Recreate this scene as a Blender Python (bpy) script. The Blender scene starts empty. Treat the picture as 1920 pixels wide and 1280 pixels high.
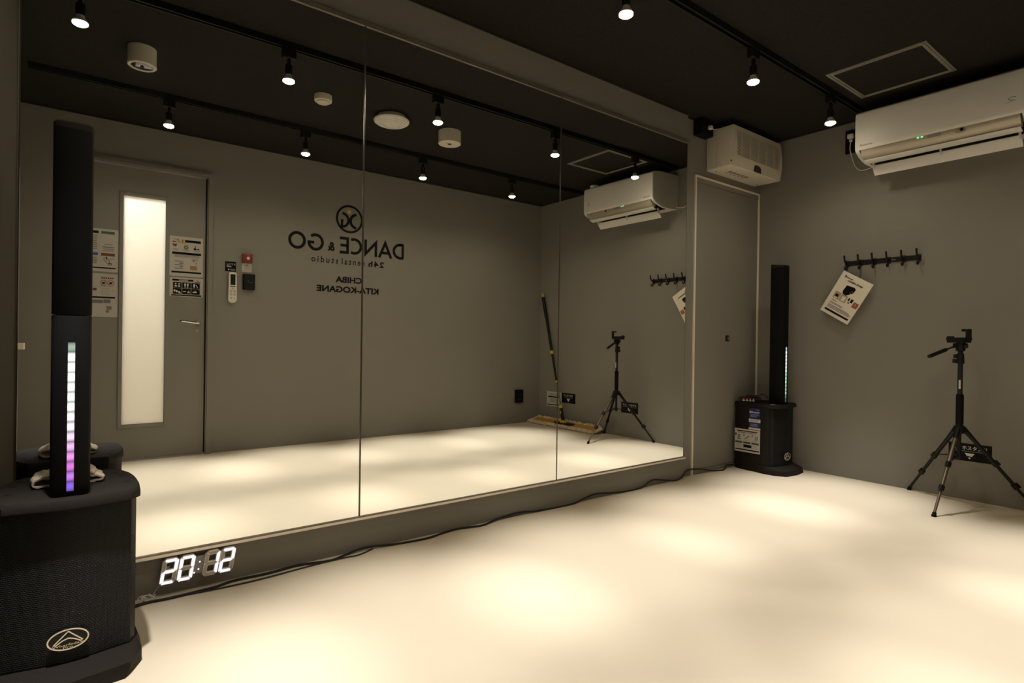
import bpy, bmesh, math, random
from mathutils import Vector, Matrix, Euler
random.seed(7)
PI = math.pi
S = bpy.context.scene
COL = S.collection

# ------------------------------------------------------------------ camera, world, exposure
# room frame: mirror plane y=0, room towards -y, x along the mirror to the far wall, z up (metres)
XR, D, H = 4.245, 2.647, 2.45          # far wall, door wall, ceiling
CAM = Vector((0, -2.3453, 0.9143))
YAW, PITCH, ROLL, FPX = 0.6566, -0.0021, 0.0135, 1076.87
def setup_camera():
    sy, cy = math.sin(YAW), math.cos(YAW)
    F = Vector((sy, cy, 0)) * math.cos(PITCH) + Vector((0, 0, math.sin(PITCH)))
    R = Vector((cy, -sy, 0)); U = R.cross(F)
    R2 = R * math.cos(ROLL) + U * math.sin(ROLL)
    U2 = U * math.cos(ROLL) - R * math.sin(ROLL)
    cd = bpy.data.cameras.new('camera'); o = bpy.data.objects.new('camera', cd); COL.objects.link(o)
    m = Matrix((R2, U2, -F)).transposed().to_4x4(); m.translation = CAM
    o.matrix_world = m
    cd.sensor_width = 36; cd.lens = FPX / 1920 * 36; cd.clip_start = 0.02; cd.clip_end = 50
    S.camera = o
setup_camera()
W = bpy.data.worlds.new('world'); S.world = W; W.use_nodes = True
W.node_tree.nodes['Background'].inputs[0].default_value = (0.02, 0.018, 0.015, 1)
W.node_tree.nodes['Background'].inputs[1].default_value = 0.0
S.view_settings.view_transform = 'Standard'; S.view_settings.look = 'None'
S.view_settings.gamma = 1; S.view_settings.use_curve_mapping = False
S.view_settings.exposure = 0.22
S.cycles.use_denoising = True
S.cycles.max_bounces = 14; S.cycles.diffuse_bounces = 6; S.cycles.glossy_bounces = 8
S.cycles.transmission_bounces = 8
BEAM_W, BEAM_DEG = 208.0, 41    # each track lamp: its beam and the wide spill of the bulb
SPILL_W, SPILL_DEG = 5.6, 162
BEAM_COL, SPOT_COL = (1.0, 0.99, 1.0), (1.0, 0.875, 0.70)

# ------------------------------------------------------------------ materials
MATS = {}
def mat(name, col, rough=0.5, metal=0.0, spec=0.5, emit=0.0, ecol=None, var=0.0, vscale=40, bump=0.0, bscale=200, coat=0.0):
    if name in MATS: return MATS[name]
    m = bpy.data.materials.new(name); m.use_nodes = True
    nt = m.node_tree; b = nt.nodes['Principled BSDF']
    b.inputs['Base Color'].default_value = (*col, 1); b.inputs['Roughness'].default_value = rough
    b.inputs['Metallic'].default_value = metal; b.inputs['Specular IOR Level'].default_value = spec
    b.inputs['Coat Weight'].default_value = coat
    if emit:
        b.inputs['Emission Color'].default_value = (*(ecol or col), 1); b.inputs['Emission Strength'].default_value = emit
    if var or bump:
        tc = nt.nodes.new('ShaderNodeTexCoord')
        n = nt.nodes.new('ShaderNodeTexNoise'); n.inputs['Scale'].default_value = vscale; n.inputs['Detail'].default_value = 4
        nt.links.new(tc.outputs['Object'], n.inputs['Vector'])
        if var:
            r = nt.nodes.new('ShaderNodeMapRange'); r.inputs[3].default_value = 1 - var; r.inputs[4].default_value = 1 + var
            nt.links.new(n.outputs['Fac'], r.inputs[0])
            mx = nt.nodes.new('ShaderNodeVectorMath'); mx.operation = 'SCALE'; mx.inputs[0].default_value = col
            nt.links.new(r.outputs[0], mx.inputs['Scale']); nt.links.new(mx.outputs[0], b.inputs['Base Color'])
        if bump:
            n2 = nt.nodes.new('ShaderNodeTexNoise'); n2.inputs['Scale'].default_value = bscale; n2.inputs['Detail'].default_value = 3
            nt.links.new(tc.outputs['Object'], n2.inputs['Vector'])
            bp = nt.nodes.new('ShaderNodeBump'); bp.inputs['Strength'].default_value = bump; bp.inputs['Distance'].default_value = 0.004
            nt.links.new(n2.outputs['Fac'], bp.inputs['Height']); nt.links.new(bp.outputs[0], b.inputs['Normal'])
    MATS[name] = m
    return m
WALL = mat('grey_wall_paint', (0.222, 0.205, 0.170), 0.75, spec=0.25, var=0.04, vscale=3, bump=0.12, bscale=350)
DOORP = mat('grey_door_paint', (0.222, 0.205, 0.170), 0.55, spec=0.3, var=0.03, vscale=2)
FLOOR = mat('cream_vinyl', (0.65, 0.555, 0.40), 0.5, spec=0.25, var=0.03, vscale=2.5, bump=0.03, bscale=500)
CEIL = mat('black_ceiling_board', (0.018, 0.0160, 0.0125), 0.9, spec=0.2, var=0.45, vscale=90, bump=0.4, bscale=160)
TRIMB = mat('dark_cornice', (0.012, 0.010, 0.008), 0.8)
BLK = mat('black_plastic', (0.005, 0.0048, 0.0045), 0.5, spec=0.3)
BLKM = mat('matt_black', (0.0035, 0.0032, 0.0030), 0.7, spec=0.15)
TRACK = mat('black_track', (0.006, 0.006, 0.006), 0.55, spec=0.3)
SPK = mat('textured_black_cabinet', (0.013, 0.0095, 0.006), 0.65, spec=0.18, bump=0.5, bscale=700)
WHITE = mat('white_plastic', (0.72, 0.69, 0.62), 0.4, spec=0.4, var=0.015, vscale=5)
OFFW = mat('ivory_plastic', (0.66, 0.60, 0.48), 0.5, spec=0.35, var=0.02, vscale=6)
CHAMP = mat('champagne_plastic', (0.42, 0.37, 0.28), 0.35, metal=0.35)
ALU = mat('aluminium', (0.55, 0.50, 0.42), 0.32, metal=0.9)
ALUD = mat('dull_aluminium', (0.34, 0.31, 0.26), 0.5, metal=0.5)
CHROME = mat('chrome', (0.75, 0.72, 0.66), 0.12, metal=1.0)
TRIMW = mat('cream_trim', (0.80, 0.71, 0.58), 0.5)
PAPER = mat('paper_white', (0.50, 0.465, 0.40), 0.35, spec=0.4, var=0.02, vscale=8)
POSTER = mat('poster_paper', (0.46, 0.425, 0.36), 0.3, spec=0.4, var=0.02, vscale=8)
LAM = mat('laminated_paper', (0.78, 0.71, 0.58), 0.12, spec=0.5, coat=0.4)
INK = mat('black_ink', (0.005, 0.0045, 0.004), 0.6, spec=0.12)
INKG = mat('grey_ink', (0.16, 0.15, 0.13), 0.5)
INKL = mat('light_grey_ink', (0.33, 0.31, 0.27), 0.5)
WPRINT = mat('white_print', (0.62, 0.58, 0.50), 0.5)
RED = mat('red_print', (0.17, 0.028, 0.016), 0.5)
REDP = mat('red_plastic', (0.17, 0.020, 0.008), 0.4)
ORANGE = mat('orange_brown_print', (0.30, 0.09, 0.035), 0.5)
GREEN = mat('green_print', (0.03, 0.10, 0.035), 0.5)
TEAL = mat('dark_teal_print', (0.03, 0.07, 0.055), 0.5)
BLUE = mat('blue_print', (0.012, 0.022, 0.12), 0.4)
BLUEB = mat('bright_blue_print', (0.03, 0.09, 0.33), 0.4)
YEL = mat('yellow_print', (0.55, 0.36, 0.04), 0.5)
YELD = mat('yellow_vinyl', (0.50, 0.38, 0.05), 0.5)
VINYL = mat('black_vinyl', (0.006, 0.0055, 0.0045), 0.6, spec=0.15)
YELP = mat('yellow_plastic', (0.60, 0.40, 0.03), 0.45)
MOPC = mat('orange_mop_cloth', (0.52, 0.24, 0.03), 0.9, var=0.2, vscale=60, bump=0.6, bscale=300)
MOPF = mat('white_mop_fringe', (0.66, 0.56, 0.40), 0.95)
CLOTH = mat('beige_cloth', (0.46, 0.38, 0.27), 0.95, var=0.10, vscale=50, bump=0.5, bscale=500)
CORD = mat('black_cord', (0.008, 0.008, 0.008), 0.45)
CORDW = mat('white_cord', (0.62, 0.58, 0.50), 0.5)
BRONZE = mat('bronze_tube', (0.16, 0.125, 0.085), 0.35, metal=0.7)
LENS = mat('glossy_black_lens', (0.006, 0.006, 0.006), 0.08)
BULB = mat('lamp_glow', (1, 0.9, 0.7), 0.4, emit=50, ecol=(1.0, 0.86, 0.64))
GREENLED = mat('green_led', (0.1, 0.8, 0.2), 0.4, emit=1.6, ecol=(0.15, 0.9, 0.25))
REDLED = mat('orange_led', (0.8, 0.15, 0.02), 0.4, emit=0.35, ecol=(1.0, 0.16, 0.03))
SEGON = mat('clock_segment_lit', (0.9, 0.9, 1), 0.4, emit=0.92, ecol=(0.86, 0.83, 1.0))
SEGOFF = mat('clock_segment_dark', (0.50, 0.45, 0.40), 0.5)
CLKBODY = mat('clock_white', (0.93, 0.88, 0.78), 0.5)
CLKPLATE = mat('clock_grey', (0.30, 0.285, 0.27), 0.5)

def mirror_mat():
    m = bpy.data.materials.new('mirror_silver'); m.use_nodes = True
    nt = m.node_tree; nt.nodes.remove(nt.nodes['Principled BSDF'])
    g = nt.nodes.new('ShaderNodeBsdfGlossy'); g.inputs['Roughness'].default_value = 0.0
    g.inputs['Color'].default_value = (0.90, 0.91, 0.88, 1)
    nt.links.new(g.outputs[0], nt.nodes['Material Output'].inputs[0])
    return m
MIRROR = mirror_mat()
EDGE = mat('mirror_edge', (0.13, 0.12, 0.10), 0.18, metal=0.6)
def frosted():
    m = bpy.data.materials.new('frosted_glass'); m.use_nodes = True
    nt = m.node_tree; nt.nodes.remove(nt.nodes['Principled BSDF'])
    t = nt.nodes.new('ShaderNodeBsdfTranslucent'); r = nt.nodes.new('ShaderNodeBsdfGlossy')
    r.inputs['Roughness'].default_value = 0.25; r.inputs['Color'].default_value = (1, 1, 1, 1)
    mx = nt.nodes.new('ShaderNodeMixShader'); mx.inputs[0].default_value = 0.05
    tc = nt.nodes.new('ShaderNodeTexCoord'); n = nt.nodes.new('ShaderNodeTexNoise'); n.inputs['Scale'].default_value = 260
    mr = nt.nodes.new('ShaderNodeMapRange'); mr.inputs[3].default_value = 0.80; mr.inputs[4].default_value = 1.0
    cb = nt.nodes.new('ShaderNodeVectorMath'); cb.operation = 'SCALE'; cb.inputs[0].default_value = (0.92, 0.92, 0.90)
    nt.links.new(tc.outputs['Object'], n.inputs['Vector']); nt.links.new(n.outputs['Fac'], mr.inputs[0])
    nt.links.new(mr.outputs[0], cb.inputs['Scale']); nt.links.new(cb.outputs[0], t.inputs['Color'])
    nt.links.new(t.outputs[0], mx.inputs[1]); nt.links.new(r.outputs[0], mx.inputs[2])
    nt.links.new(mx.outputs[0], nt.nodes['Material Output'].inputs[0])
    return m
FROST = frosted()
def grille_mat():
    m = bpy.data.materials.new('perforated_black_grille'); m.use_nodes = True
    nt = m.node_tree; b = nt.nodes['Principled BSDF']
    tc = nt.nodes.new('ShaderNodeTexCoord'); sp = nt.nodes.new('ShaderNodeSeparateXYZ'); cb = nt.nodes.new('ShaderNodeCombineXYZ')
    br = nt.nodes.new('ShaderNodeTexBrick'); br.offset = 0.5
    br.inputs['Scale'].default_value = 1.0; br.inputs['Brick Width'].default_value = 0.0066; br.inputs['Row Height'].default_value = 0.0050
    br.inputs['Mortar Size'].default_value = 0.0011; br.inputs['Mortar Smooth'].default_value = 0.5
    br.inputs['Color1'].default_value = (0.001, 0.001, 0.001, 1); br.inputs['Color2'].default_value = (0.001, 0.001, 0.001, 1)
    br.inputs['Mortar'].default_value = (0.013, 0.012, 0.011, 1)
    nt.links.new(tc.outputs['Object'], sp.inputs[0]); nt.links.new(sp.outputs[0], cb.inputs[0]); nt.links.new(sp.outputs[2], cb.inputs[1])
    nt.links.new(cb.outputs[0], br.inputs['Vector']); nt.links.new(br.outputs['Color'], b.inputs['Base Color'])
    bp = nt.nodes.new('ShaderNodeBump'); bp.inputs['Strength'].default_value = 0.6; bp.inputs['Distance'].default_value = 0.002
    nt.links.new(br.outputs['Fac'], bp.inputs['Height']); nt.links.new(bp.outputs[0], b.inputs['Normal'])
    b.inputs['Roughness'].default_value = 0.5; b.inputs['Specular IOR Level'].default_value = 0.2
    return m
GRILLE = grille_mat()

# ------------------------------------------------------------------ mesh helpers
def nb(): return bmesh.new()
def box(bm, x0, x1, y0, y1, z0, z1, M=None):
    vs = [bm.verts.new((x, y, z)) for x in (x0, x1) for y in (y0, y1) for z in (z0, z1)]
    for f in ((0, 1, 3, 2), (4, 6, 7, 5), (0, 4, 5, 1), (2, 3, 7, 6), (0, 2, 6, 4), (1, 5, 7, 3)):
        bm.faces.new([vs[i] for i in f])
    if M is not None:
        for v in vs: v.co = M @ v.co
    return vs
def prism(bm, pts, a0, a1, axis='z', M=None):
    """polygon pts extruded along axis; axis z: pts=(x,y); axis y: pts=(x,z); axis x: pts=(y,z)"""
    def mk(p, a):
        return {'z': (p[0], p[1], a), 'y': (p[0], a, p[1]), 'x': (a, p[0], p[1])}[axis]
    A = [bm.verts.new(mk(p, a0)) for p in pts]; B = [bm.verts.new(mk(p, a1)) for p in pts]
    n = len(pts)
    bm.faces.new(A); bm.faces.new(B[::-1])
    for i in range(n): bm.faces.new((A[i], B[i], B[(i + 1) % n], A[(i + 1) % n]))
    if M is not None:
        for v in A + B: v.co = M @ v.co
    return A + B
def loft(bm, rings, closed=True, cap=True):
    R = [[bm.verts.new(p) for p in r] for r in rings]
    n = len(R[0])
    for a, b in zip(R[:-1], R[1:]):
        for i in range(n if closed else n - 1):
            bm.faces.new((a[i], a[(i + 1) % n], b[(i + 1) % n], b[i]))
    if cap and closed:
        bm.faces.new(R[0][::-1]); bm.faces.new(R[-1])
    return R
def frame_of(d):
    d = d.normalized(); u = d.cross(Vector((0, 0, 1)))
    if u.length < 1e-4: u = d.cross(Vector((1, 0, 0)))
    u.normalize(); return u, d.cross(u).normalized()
def cyl(bm, p, q, r0, r1=None, n=16):
    p, q = Vector(p), Vector(q); r1 = r0 if r1 is None else r1
    u, w = frame_of(q - p)
    loft(bm, [[c + (u * math.cos(2 * PI * i / n) + w * math.sin(2 * PI * i / n)) * r for i in range(n)] for c, r in ((p, r0), (q, r1))])
def spline(pts, k=6):
    P = [Vector(p) for p in pts]; out = []
    for i in range(len(P) - 1):
        a, b, c, d = P[max(i - 1, 0)], P[i], P[i + 1], P[min(i + 2, len(P) - 1)]
        for j in range(k):
            t = j / k
            out.append(0.5 * ((2 * b) + (c - a) * t + (2 * a - 5 * b + 4 * c - d) * t * t + (3 * b - a - 3 * c + d) * t ** 3))
    out.append(P[-1]); return out
def tube(bm, pts, r, n=8, k=6, sm=True):
    P = spline(pts, k) if sm else [Vector(p) for p in pts]
    rings = []; u = None
    for i, p in enumerate(P):
        d = (P[min(i + 1, len(P) - 1)] - P[max(i - 1, 0)])
        if d.length < 1e-7: d = Vector((0, 0, 1))
        d.normalize()
        if u is None: u, w = frame_of(d)
        else:
            u = (u - d * u.dot(d)); u.normalize(); w = d.cross(u)
        rings.append([p + (u * math.cos(2 * PI * j / n) + w * math.sin(2 * PI * j / n)) * r for j in range(n)])
    loft(bm, rings)
def lathe(bm, prof, n=28, c=(0, 0, 0)):
    c = Vector(c)
    loft(bm, [[c + Vector((r * math.cos(2 * PI * i / n), r * math.sin(2 * PI * i / n), z)) for i in range(n)] for r, z in prof])
def rbox(bm, x0, x1, y0, y1, z0, z1, b=0.004, seg=2):
    t = nb(); box(t, x0, x1, y0, y1, z0, z1)
    bmesh.ops.bevel(t, geom=t.edges[:], offset=b, segments=seg, affect='EDGES', profile=0.5)
    me = bpy.data.meshes.new('t'); t.to_mesh(me); t.free(); bm.from_mesh(me); bpy.data.meshes.remove(me)
def quad(bm, x0, x1, z0, z1, y):
    """flat print in the local xz plane with a hair of thickness, facing -y"""
    box(bm, x0, x1, y - 0.0002, y, z0, z1)
def poly(bm, pts, y, t=0.0003): prism(bm, pts, y - t, y, 'y')
def ribbon(bm, pts, w, y, t=0.0015, closed=False):
    P = [Vector((p[0], p[1])) for p in pts]; n = len(P); L = []; R = []
    for i in range(n):
        if closed: a, b = P[i - 1], P[(i + 1) % n]
        else: a, b = P[max(i - 1, 0)], P[min(i + 1, n - 1)]
        d1 = (P[i] - a); d2 = (b - P[i])
        d1 = d1.normalized() if d1.length > 1e-9 else d2.normalized()
        d2 = d2.normalized() if d2.length > 1e-9 else d1
        d = (d1 + d2); d = d.normalized() if d.length > 1e-6 else d1
        nn = Vector((-d.y, d.x)); k = 1 / max(0.35, nn.dot(Vector((-d1.y, d1.x))))
        L.append(P[i] + nn * w / 2 * k); R.append(P[i] - nn * w / 2 * k)
    def v(p, yy): return bm.verts.new((p.x, yy, p.y))
    Lf = [v(p, y - t) for p in L]; Rf = [v(p, y - t) for p in R]; Lb = [v(p, y) for p in L]; Rb = [v(p, y) for p in R]
    m = n if closed else n - 1
    for i in range(m):
        j = (i + 1) % n
        bm.faces.new((Lf[i], Lf[j], Rf[j], Rf[i])); bm.faces.new((Lb[i], Rb[i], Rb[j], Lb[j]))
        bm.faces.new((Lf[i], Lb[i], Lb[j], Lf[j])); bm.faces.new((Rf[i], Rf[j], Rb[j], Rb[i]))
    if not closed:
        for i in (0, n - 1): bm.faces.new((Lf[i], Rf[i], Rb[i], Lb[i]))
def arc(cx, cz, rx, rz, a0, a1, n=28):
    return [(cx + rx * math.cos(math.radians(a0 + (a1 - a0) * i / n)), cz + rz * math.sin(math.radians(a0 + (a1 - a0) * i / n))) for i in range(n + 1)]
def obj(name, bm, m, parent=None, smooth=True, label=None, kind=None, ang=38):
    bmesh.ops.recalc_face_normals(bm, faces=bm.faces[:])
    me = bpy.data.meshes.new(name); bm.to_mesh(me); bm.free()
    if smooth:
        for p in me.polygons: p.use_smooth = True
        me.set_sharp_from_angle(angle=math.radians(ang))
    me.materials.append(m)
    o = bpy.data.objects.new(name, me); COL.objects.link(o)
    if parent: o.parent = parent
    if label: o['label'] = label
    if kind: o['kind'] = kind
    return o
def thing(name, label, cat, loc=(0, 0, 0), rot=(0, 0, 0), group=None):
    o = bpy.data.objects.new(name, None); COL.objects.link(o); o.empty_display_size = 0.05
    o.location = loc; o.rotation_euler = rot; o['label'] = label; o['category'] = cat
    if group: o['group'] = group
    return o
def tag(o, label, cat, group=None):
    o['label'] = label; o['category'] = cat
    if group: o['group'] = group
    return o
def struct(name, bm, m, label, parent=None):
    o = obj(name, bm, m, parent, smooth=False); o['kind'] = 'structure'; o['label'] = label
    return o
def sroot(name, label, loc=(0, 0, 0), rot=(0, 0, 0)):
    o = bpy.data.objects.new(name, None); COL.objects.link(o); o.location = loc; o.rotation_euler = rot
    o['kind'] = 'structure'; o['label'] = label; o.empty_display_size = 0.05
    return o
def copy_tree(o, parent=None):
    c = o.copy(); COL.objects.link(c); c.parent = parent
    for ch in list(o.children): copy_tree(ch, c)
    return c
def text(name, s, parent, m, x0, x1, z0, z1, y, t=0.0004, bold=0.0, spacing=1.0):
    """lettering fitted into the local box x0..x1, z0..z1, facing -y"""
    cu = bpy.data.curves.new('txt', 'FONT'); cu.body = s; cu.size = 1; cu.offset = bold; cu.space_character = spacing
    cu.resolution_u = 3
    to = bpy.data.objects.new('txt', cu); COL.objects.link(to)
    dg = bpy.context.evaluated_depsgraph_get()
    me = bpy.data.meshes.new_from_object(to.evaluated_get(dg)); bpy.data.objects.remove(to); bpy.data.curves.remove(cu)
    xs = [v.co.x for v in me.vertices]; ys = [v.co.y for v in me.vertices]
    if not xs: return None
    ax, bx_, ay, by = min(xs), max(xs), min(ys), max(ys)
    for v in me.vertices:
        v.co = Vector((x0 + (v.co.x - ax) / (bx_ - ax) * (x1 - x0), y - t, z0 + (v.co.y - ay) / (by - ay) * (z1 - z0)))
    me.name = name; me.materials.clear(); me.materials.append(m)
    o = bpy.data.objects.new(name, me); COL.objects.link(o); o.parent = parent
    return o
def lines(bm, x0, x1, z0, z1, n, y, rag=0.25, h=0.45):
    """rows of print too small to read"""
    dz = (z1 - z0) / n
    for i in range(n):
        e = x1 - (x1 - x0) * random.random() * rag
        quad(bm, x0, e, z1 - (i + h) * dz, z1 - i * dz, y)
ROT_DOORWALL = (0, 0, PI)          # local x to the right when facing the door wall, -y into the room
ROT_FARWALL = (0, 0, -PI / 2)

# ------------------------------------------------------------------ room shell
bm = nb(); box(bm, -0.5, XR + 0.1, -D - 1.75, 0.15, -0.08, 0)
struct('floor', bm, FLOOR, 'smooth cream vinyl studio floor')
bm = nb(); box(bm, -0.5, XR + 0.1, -D - 0.1, 0.15, H, H + 0.08)
struct('ceiling', bm, CEIL, 'black textured board ceiling')
SX = 3.283; WY = 0.006; RY = 0.033
bm = nb(); prism(bm, [(-0.5, WY), (SX, WY), (SX, RY), (XR + 0.1, RY), (XR + 0.1, 0.15), (-0.5, 0.15)], 0, H)
struct('wall_front', bm, WALL, 'grey wall carrying the mirror with a shallow recess at its right end')
bm = nb(); box(bm, XR, XR + 0.1, -D - 0.1, RY, 0, H)
struct('wall_right', bm, WALL, 'grey far wall with the air conditioner and the hook rail')
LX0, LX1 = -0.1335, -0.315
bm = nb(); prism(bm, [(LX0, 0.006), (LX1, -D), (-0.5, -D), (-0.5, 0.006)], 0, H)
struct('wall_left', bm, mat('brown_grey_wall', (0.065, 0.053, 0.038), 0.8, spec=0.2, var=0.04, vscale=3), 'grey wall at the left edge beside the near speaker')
DX0, DX1, DT = 0.0, 0.855, 2.152       # door opening
bm = nb()
box(bm, -0.5, DX0, -D - 0.1, -D, 0, H); box(bm, DX1, XR + 0.1, -D - 0.1, -D, 0, H); box(bm, DX0, DX1, -D - 0.1, -D, DT, H)
struct('wall_back', bm, WALL, 'grey door wall with the lettering, seen in the mirror')
for i, (a, b, lab) in enumerate([((-0.45, SX, WY - 0.008, WY), 0, 'dark thin strip where the mirror wall meets the ceiling'),
                                 ((SX, XR, RY - 0.008, RY), 0, 'dark thin strip above the white louvred unit'),
                                 ((XR - 0.008, XR, -D, RY), 0, 'dark thin strip above the air conditioner wall'),
                                 ((-0.3, XR, -D, -D + 0.008), 0, 'dark thin strip above the door wall')]):
    bm = nb(); box(bm, *a, H - 0.010, H)
    struct('trim_%d' % (i + 1), bm, TRIMB, lab)
# corridor beyond the door
bm = nb()
box(bm, -0.5, -0.42, -D - 1.7, -D - 0.1, 0, H); box(bm, 1.6, 1.68, -D - 1.7, -D - 0.1, 0, H)
box(bm, -0.5, 1.68, -D - 1.78, -D - 1.7, 0, H); box(bm, -0.5, 1.68, -D - 1.7, -D - 0.1, H, H + 0.06)
struct('wall_corridor', bm, mat('corridor_white', (0.75, 0.71, 0.64), 0.7), 'pale corridor walls behind the frosted door glass')
lt = thing('corridor_light', 'round lamp glowing behind the top of the frosted door glass', 'ceiling light', (0.12, -D - 0.40, H))
bm = nb(); lathe(bm, [(0.10, 0.0), (0.11, -0.02), (0.10, -0.05), (0.04, -0.065), (0.001, -0.066)], 32)
obj('diffuser', bm, mat('corridor_glow', (1, 0.95, 0.86), 0.5, emit=14, ecol=(1, 0.93, 0.82)), lt)
ld = bpy.data.lights.new('corridor_lamp', 'AREA'); ld.shape = 'DISK'; ld.size = 0.22; ld.energy = 12; ld.color = (1, 0.92, 0.80)
lo = bpy.data.objects.new('corridor_lamp', ld); COL.objects.link(lo); lo.parent = lt; lo.location = (0, 0, -0.075)
lt = copy_tree(lt); lt.location = (0.75, -D - 1.25, H); lt['label'] = 'added fill lamp further down the corridor, brightening the door glass'  # added fill lamp, put in only to brighten the frosted glass
for c in lt.children:
    if c.type == 'LIGHT': c.data = c.data.copy(); c.data.energy = 13

# ------------------------------------------------------------------ entrance door (door wall)
d1 = sroot('door_1', 'grey entrance door with a tall frosted glass strip, seen in the mirror', (0, -D, 0), ROT_DOORWALL)
def F1(n, x0, x1, y0, y1, z0, z1, m=DOORP, b=0.0):            # world x -> local -x
    t = nb()
    if b: rbox(t, -x1, -x0, y0, y1, z0, z1, b)
    else: box(t, -x1, -x0, y0, y1, z0, z1)
    return obj(n, t, m, d1, smooth=False)
F1('jamb', 0.838, 0.877, -0.024, 0.06, 0, 2.175); F1('jamb', -0.035, 0.004, -0.024, 0.06, 0, 2.175)
F1('frame_head', 0.004, 0.838, -0.024, 0.06, 2.135, 2.175)
F1('door_stop', 0.832, 0.838, 0.014, 0.06, 0, 2.135, BLKM); F1('door_stop', 0.004, 0.010, 0.014, 0.06, 0, 2.135, BLKM)
F1('jamb_rebate', 0.846, 0.856, -0.034, -0.024, 0, 2.145); F1('head_rebate', 0.0, 0.846, -0.034, -0.024, 2.143, 2.153)
F1('threshold', 0.004, 0.838, -0.012, 0.06, 0, 0.012, ALUD)
GX0, GX1, GZ0, GZ1 = 0.301, 0.564, 0.265, 1.925
bm = nb(); LY0, LY1 = -0.002, 0.036
for a in ((0.010, GX0, 0.018, 2.128), (GX1, 0.829, 0.018, 2.128), (GX0, GX1, 0.018, GZ0), (GX0, GX1, GZ1, 2.128)):
    box(bm, -a[1], -a[0], LY0, LY1, a[2], a[3])
leaf = obj('leaf', bm, DOORP, d1, smooth=False)
bm = nb(); box(bm, -GX1, -GX0, 0.012, 0.018, GZ0, GZ1)
obj('glass_pane', bm, FROST, leaf, smooth=False, label='tall frosted glass strip lit from behind')
for nm, a in (('glazing_bead', (GX0 - 0.026, GX0, GZ0 - 0.026, GZ1 + 0.026)), ('glazing_bead', (GX1, GX1 + 0.022, GZ0 - 0.026, GZ1 + 0.026)),
              ('glazing_bead', (GX0, GX1, GZ0 - 0.026, GZ0)), ('glazing_bead', (GX0, GX1, GZ1, GZ1 + 0.026))):
    bm = nb(); rbox(bm, -a[1], -a[0], -0.010, 0.012, a[2], a[3], 0.004, 2)
    obj(nm, bm, DOORP, leaf, smooth=False)
bm = nb(); cyl(bm, (-0.778, -0.002, 1.013), (-0.778, -0.010, 1.013), 0.024, n=24); cyl(bm, (-0.778, -0.010, 1.013), (-0.778, -0.05, 1.013), 0.010)
rose = obj('handle_rose', bm, CHROME, leaf)
bm = nb(); tube(bm, [(-0.785, -0.05, 1.013), (-0.775, -0.056, 1.014), (-0.74, -0.057, 1.018), (-0.69, -0.056, 1.024), (-0.668, -0.054, 1.027)], 0.0095, 12)
cyl(bm, (-0.668, -0.054, 1.027), (-0.656, -0.050, 1.028), 0.0095, 0.006, 12)
obj('lever', bm, CHROME, leaf)
bm = nb(); cyl(bm, (-0.778, -0.002, 0.955), (-0.778, -0.006, 0.955), 0.012, n=20); obj('key_cylinder', bm, ALUD, leaf)

# ------------------------------------------------------------------ closet door in the recess
d2 = sroot('door_2', 'flush grey storage door with thin pale trim beside the mirror', (0, RY, 0))
TX0, TX1, TT = 3.403, 4.238, 2.073
def F2(n, x0, x1, y0, y1, z0, z1, m): t = nb(); box(t, x0, x1, y0, y1, z0, z1); return obj(n, t, m, d2, smooth=False)
F2('trim', TX0, TX0 + 0.013, -0.010, 0, 0, TT, TRIMW); F2('trim', TX1 - 0.013, TX1, -0.010, 0, 0, TT, TRIMW)
F2('trim', TX0 + 0.013, TX1 - 0.013, -0.010, 0, TT - 0.013, TT, TRIMW)
F2('frame_head', TX0 + 0.013, TX1 - 0.013, -0.005, 0, TT - 0.045, TT - 0.013, DOORP)
F2('sill', TX0 + 0.013, TX1 - 0.013, -0.006, 0, 0, 0.030, DOORP)
lf = F2('leaf', TX0 + 0.018, TX1 - 0.030, -0.003, 0, 0.034, TT - 0.049, DOORP)
bm = nb(); rbox(bm, 3.800, 3.848, -0.006, -0.003, 0.928, 0.972, 0.002, 1); fp = obj('flush_pull', bm, mat('dark_bronze', (0.03, 0.026, 0.02), 0.4, metal=0.6), lf)
bm = nb(); box(bm, 3.828, 3.836, -0.009, -0.006, 0.938, 0.962); obj('thumb_turn', bm, ALUD, fp)

# ------------------------------------------------------------------ board and ledge on the left wall (seen in the mirror edge)
lang = math.atan2(LX1 - LX0, -D)
lw = thing('wall_ledge', 'narrow board with a small pale ledge on the wall at the mirror\'s left end', 'ledge', (LX0 + (LX1 - LX0) * 1.36 / D + 0.001, -1.36, 0))
bm = nb(); box(bm, 0, 0.024, -0.06, 0.10, 0.0, 1.74); obj('board', bm, DOORP, lw, smooth=False)
bm = nb(); box(bm, 0.024, 0.050, -0.05, 0.05, 0.838, 0.868); obj('shelf', bm, TRIMW, lw, smooth=False)

# ------------------------------------------------------------------ mirrors and rails
SE = [-0.1312, 0.9926, 2.1286, 3.2743]; MB, MT = 0.1481, 2.2537
for i, lab in enumerate(['wall mirror panel at the left, behind the near column speaker', 'middle wall mirror panel between the two vertical joints',
                         'wall mirror panel at the right, next to the storage door']):
    t = thing('wall_mirror', lab, 'mirror', ((SE[i] + SE[i + 1]) / 2, WY, MB), group='mirror panels along the studio wall')
    hw = (SE[i + 1] - SE[i]) / 2 - 0.0042; h = MT - MB
    bm = nb(); box(bm, -hw, hw, -0.006, -0.0005, 0, h); obj('glass', bm, MIRROR, t, smooth=False)
    for s in (-1, 1):
        bm = nb(); prism(bm, [(s * hw, -0.006), (s * (hw + 0.0034), -0.0052), (s * (hw + 0.0034), -0.0005), (s * hw, -0.0005)], 0, h); obj('polished_edge', bm, EDGE, t, smooth=False)
rl = thing('mirror_bottom_rail', 'brushed metal channel along the bottom of the mirrors', 'rail', (0, WY, MB))
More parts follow.
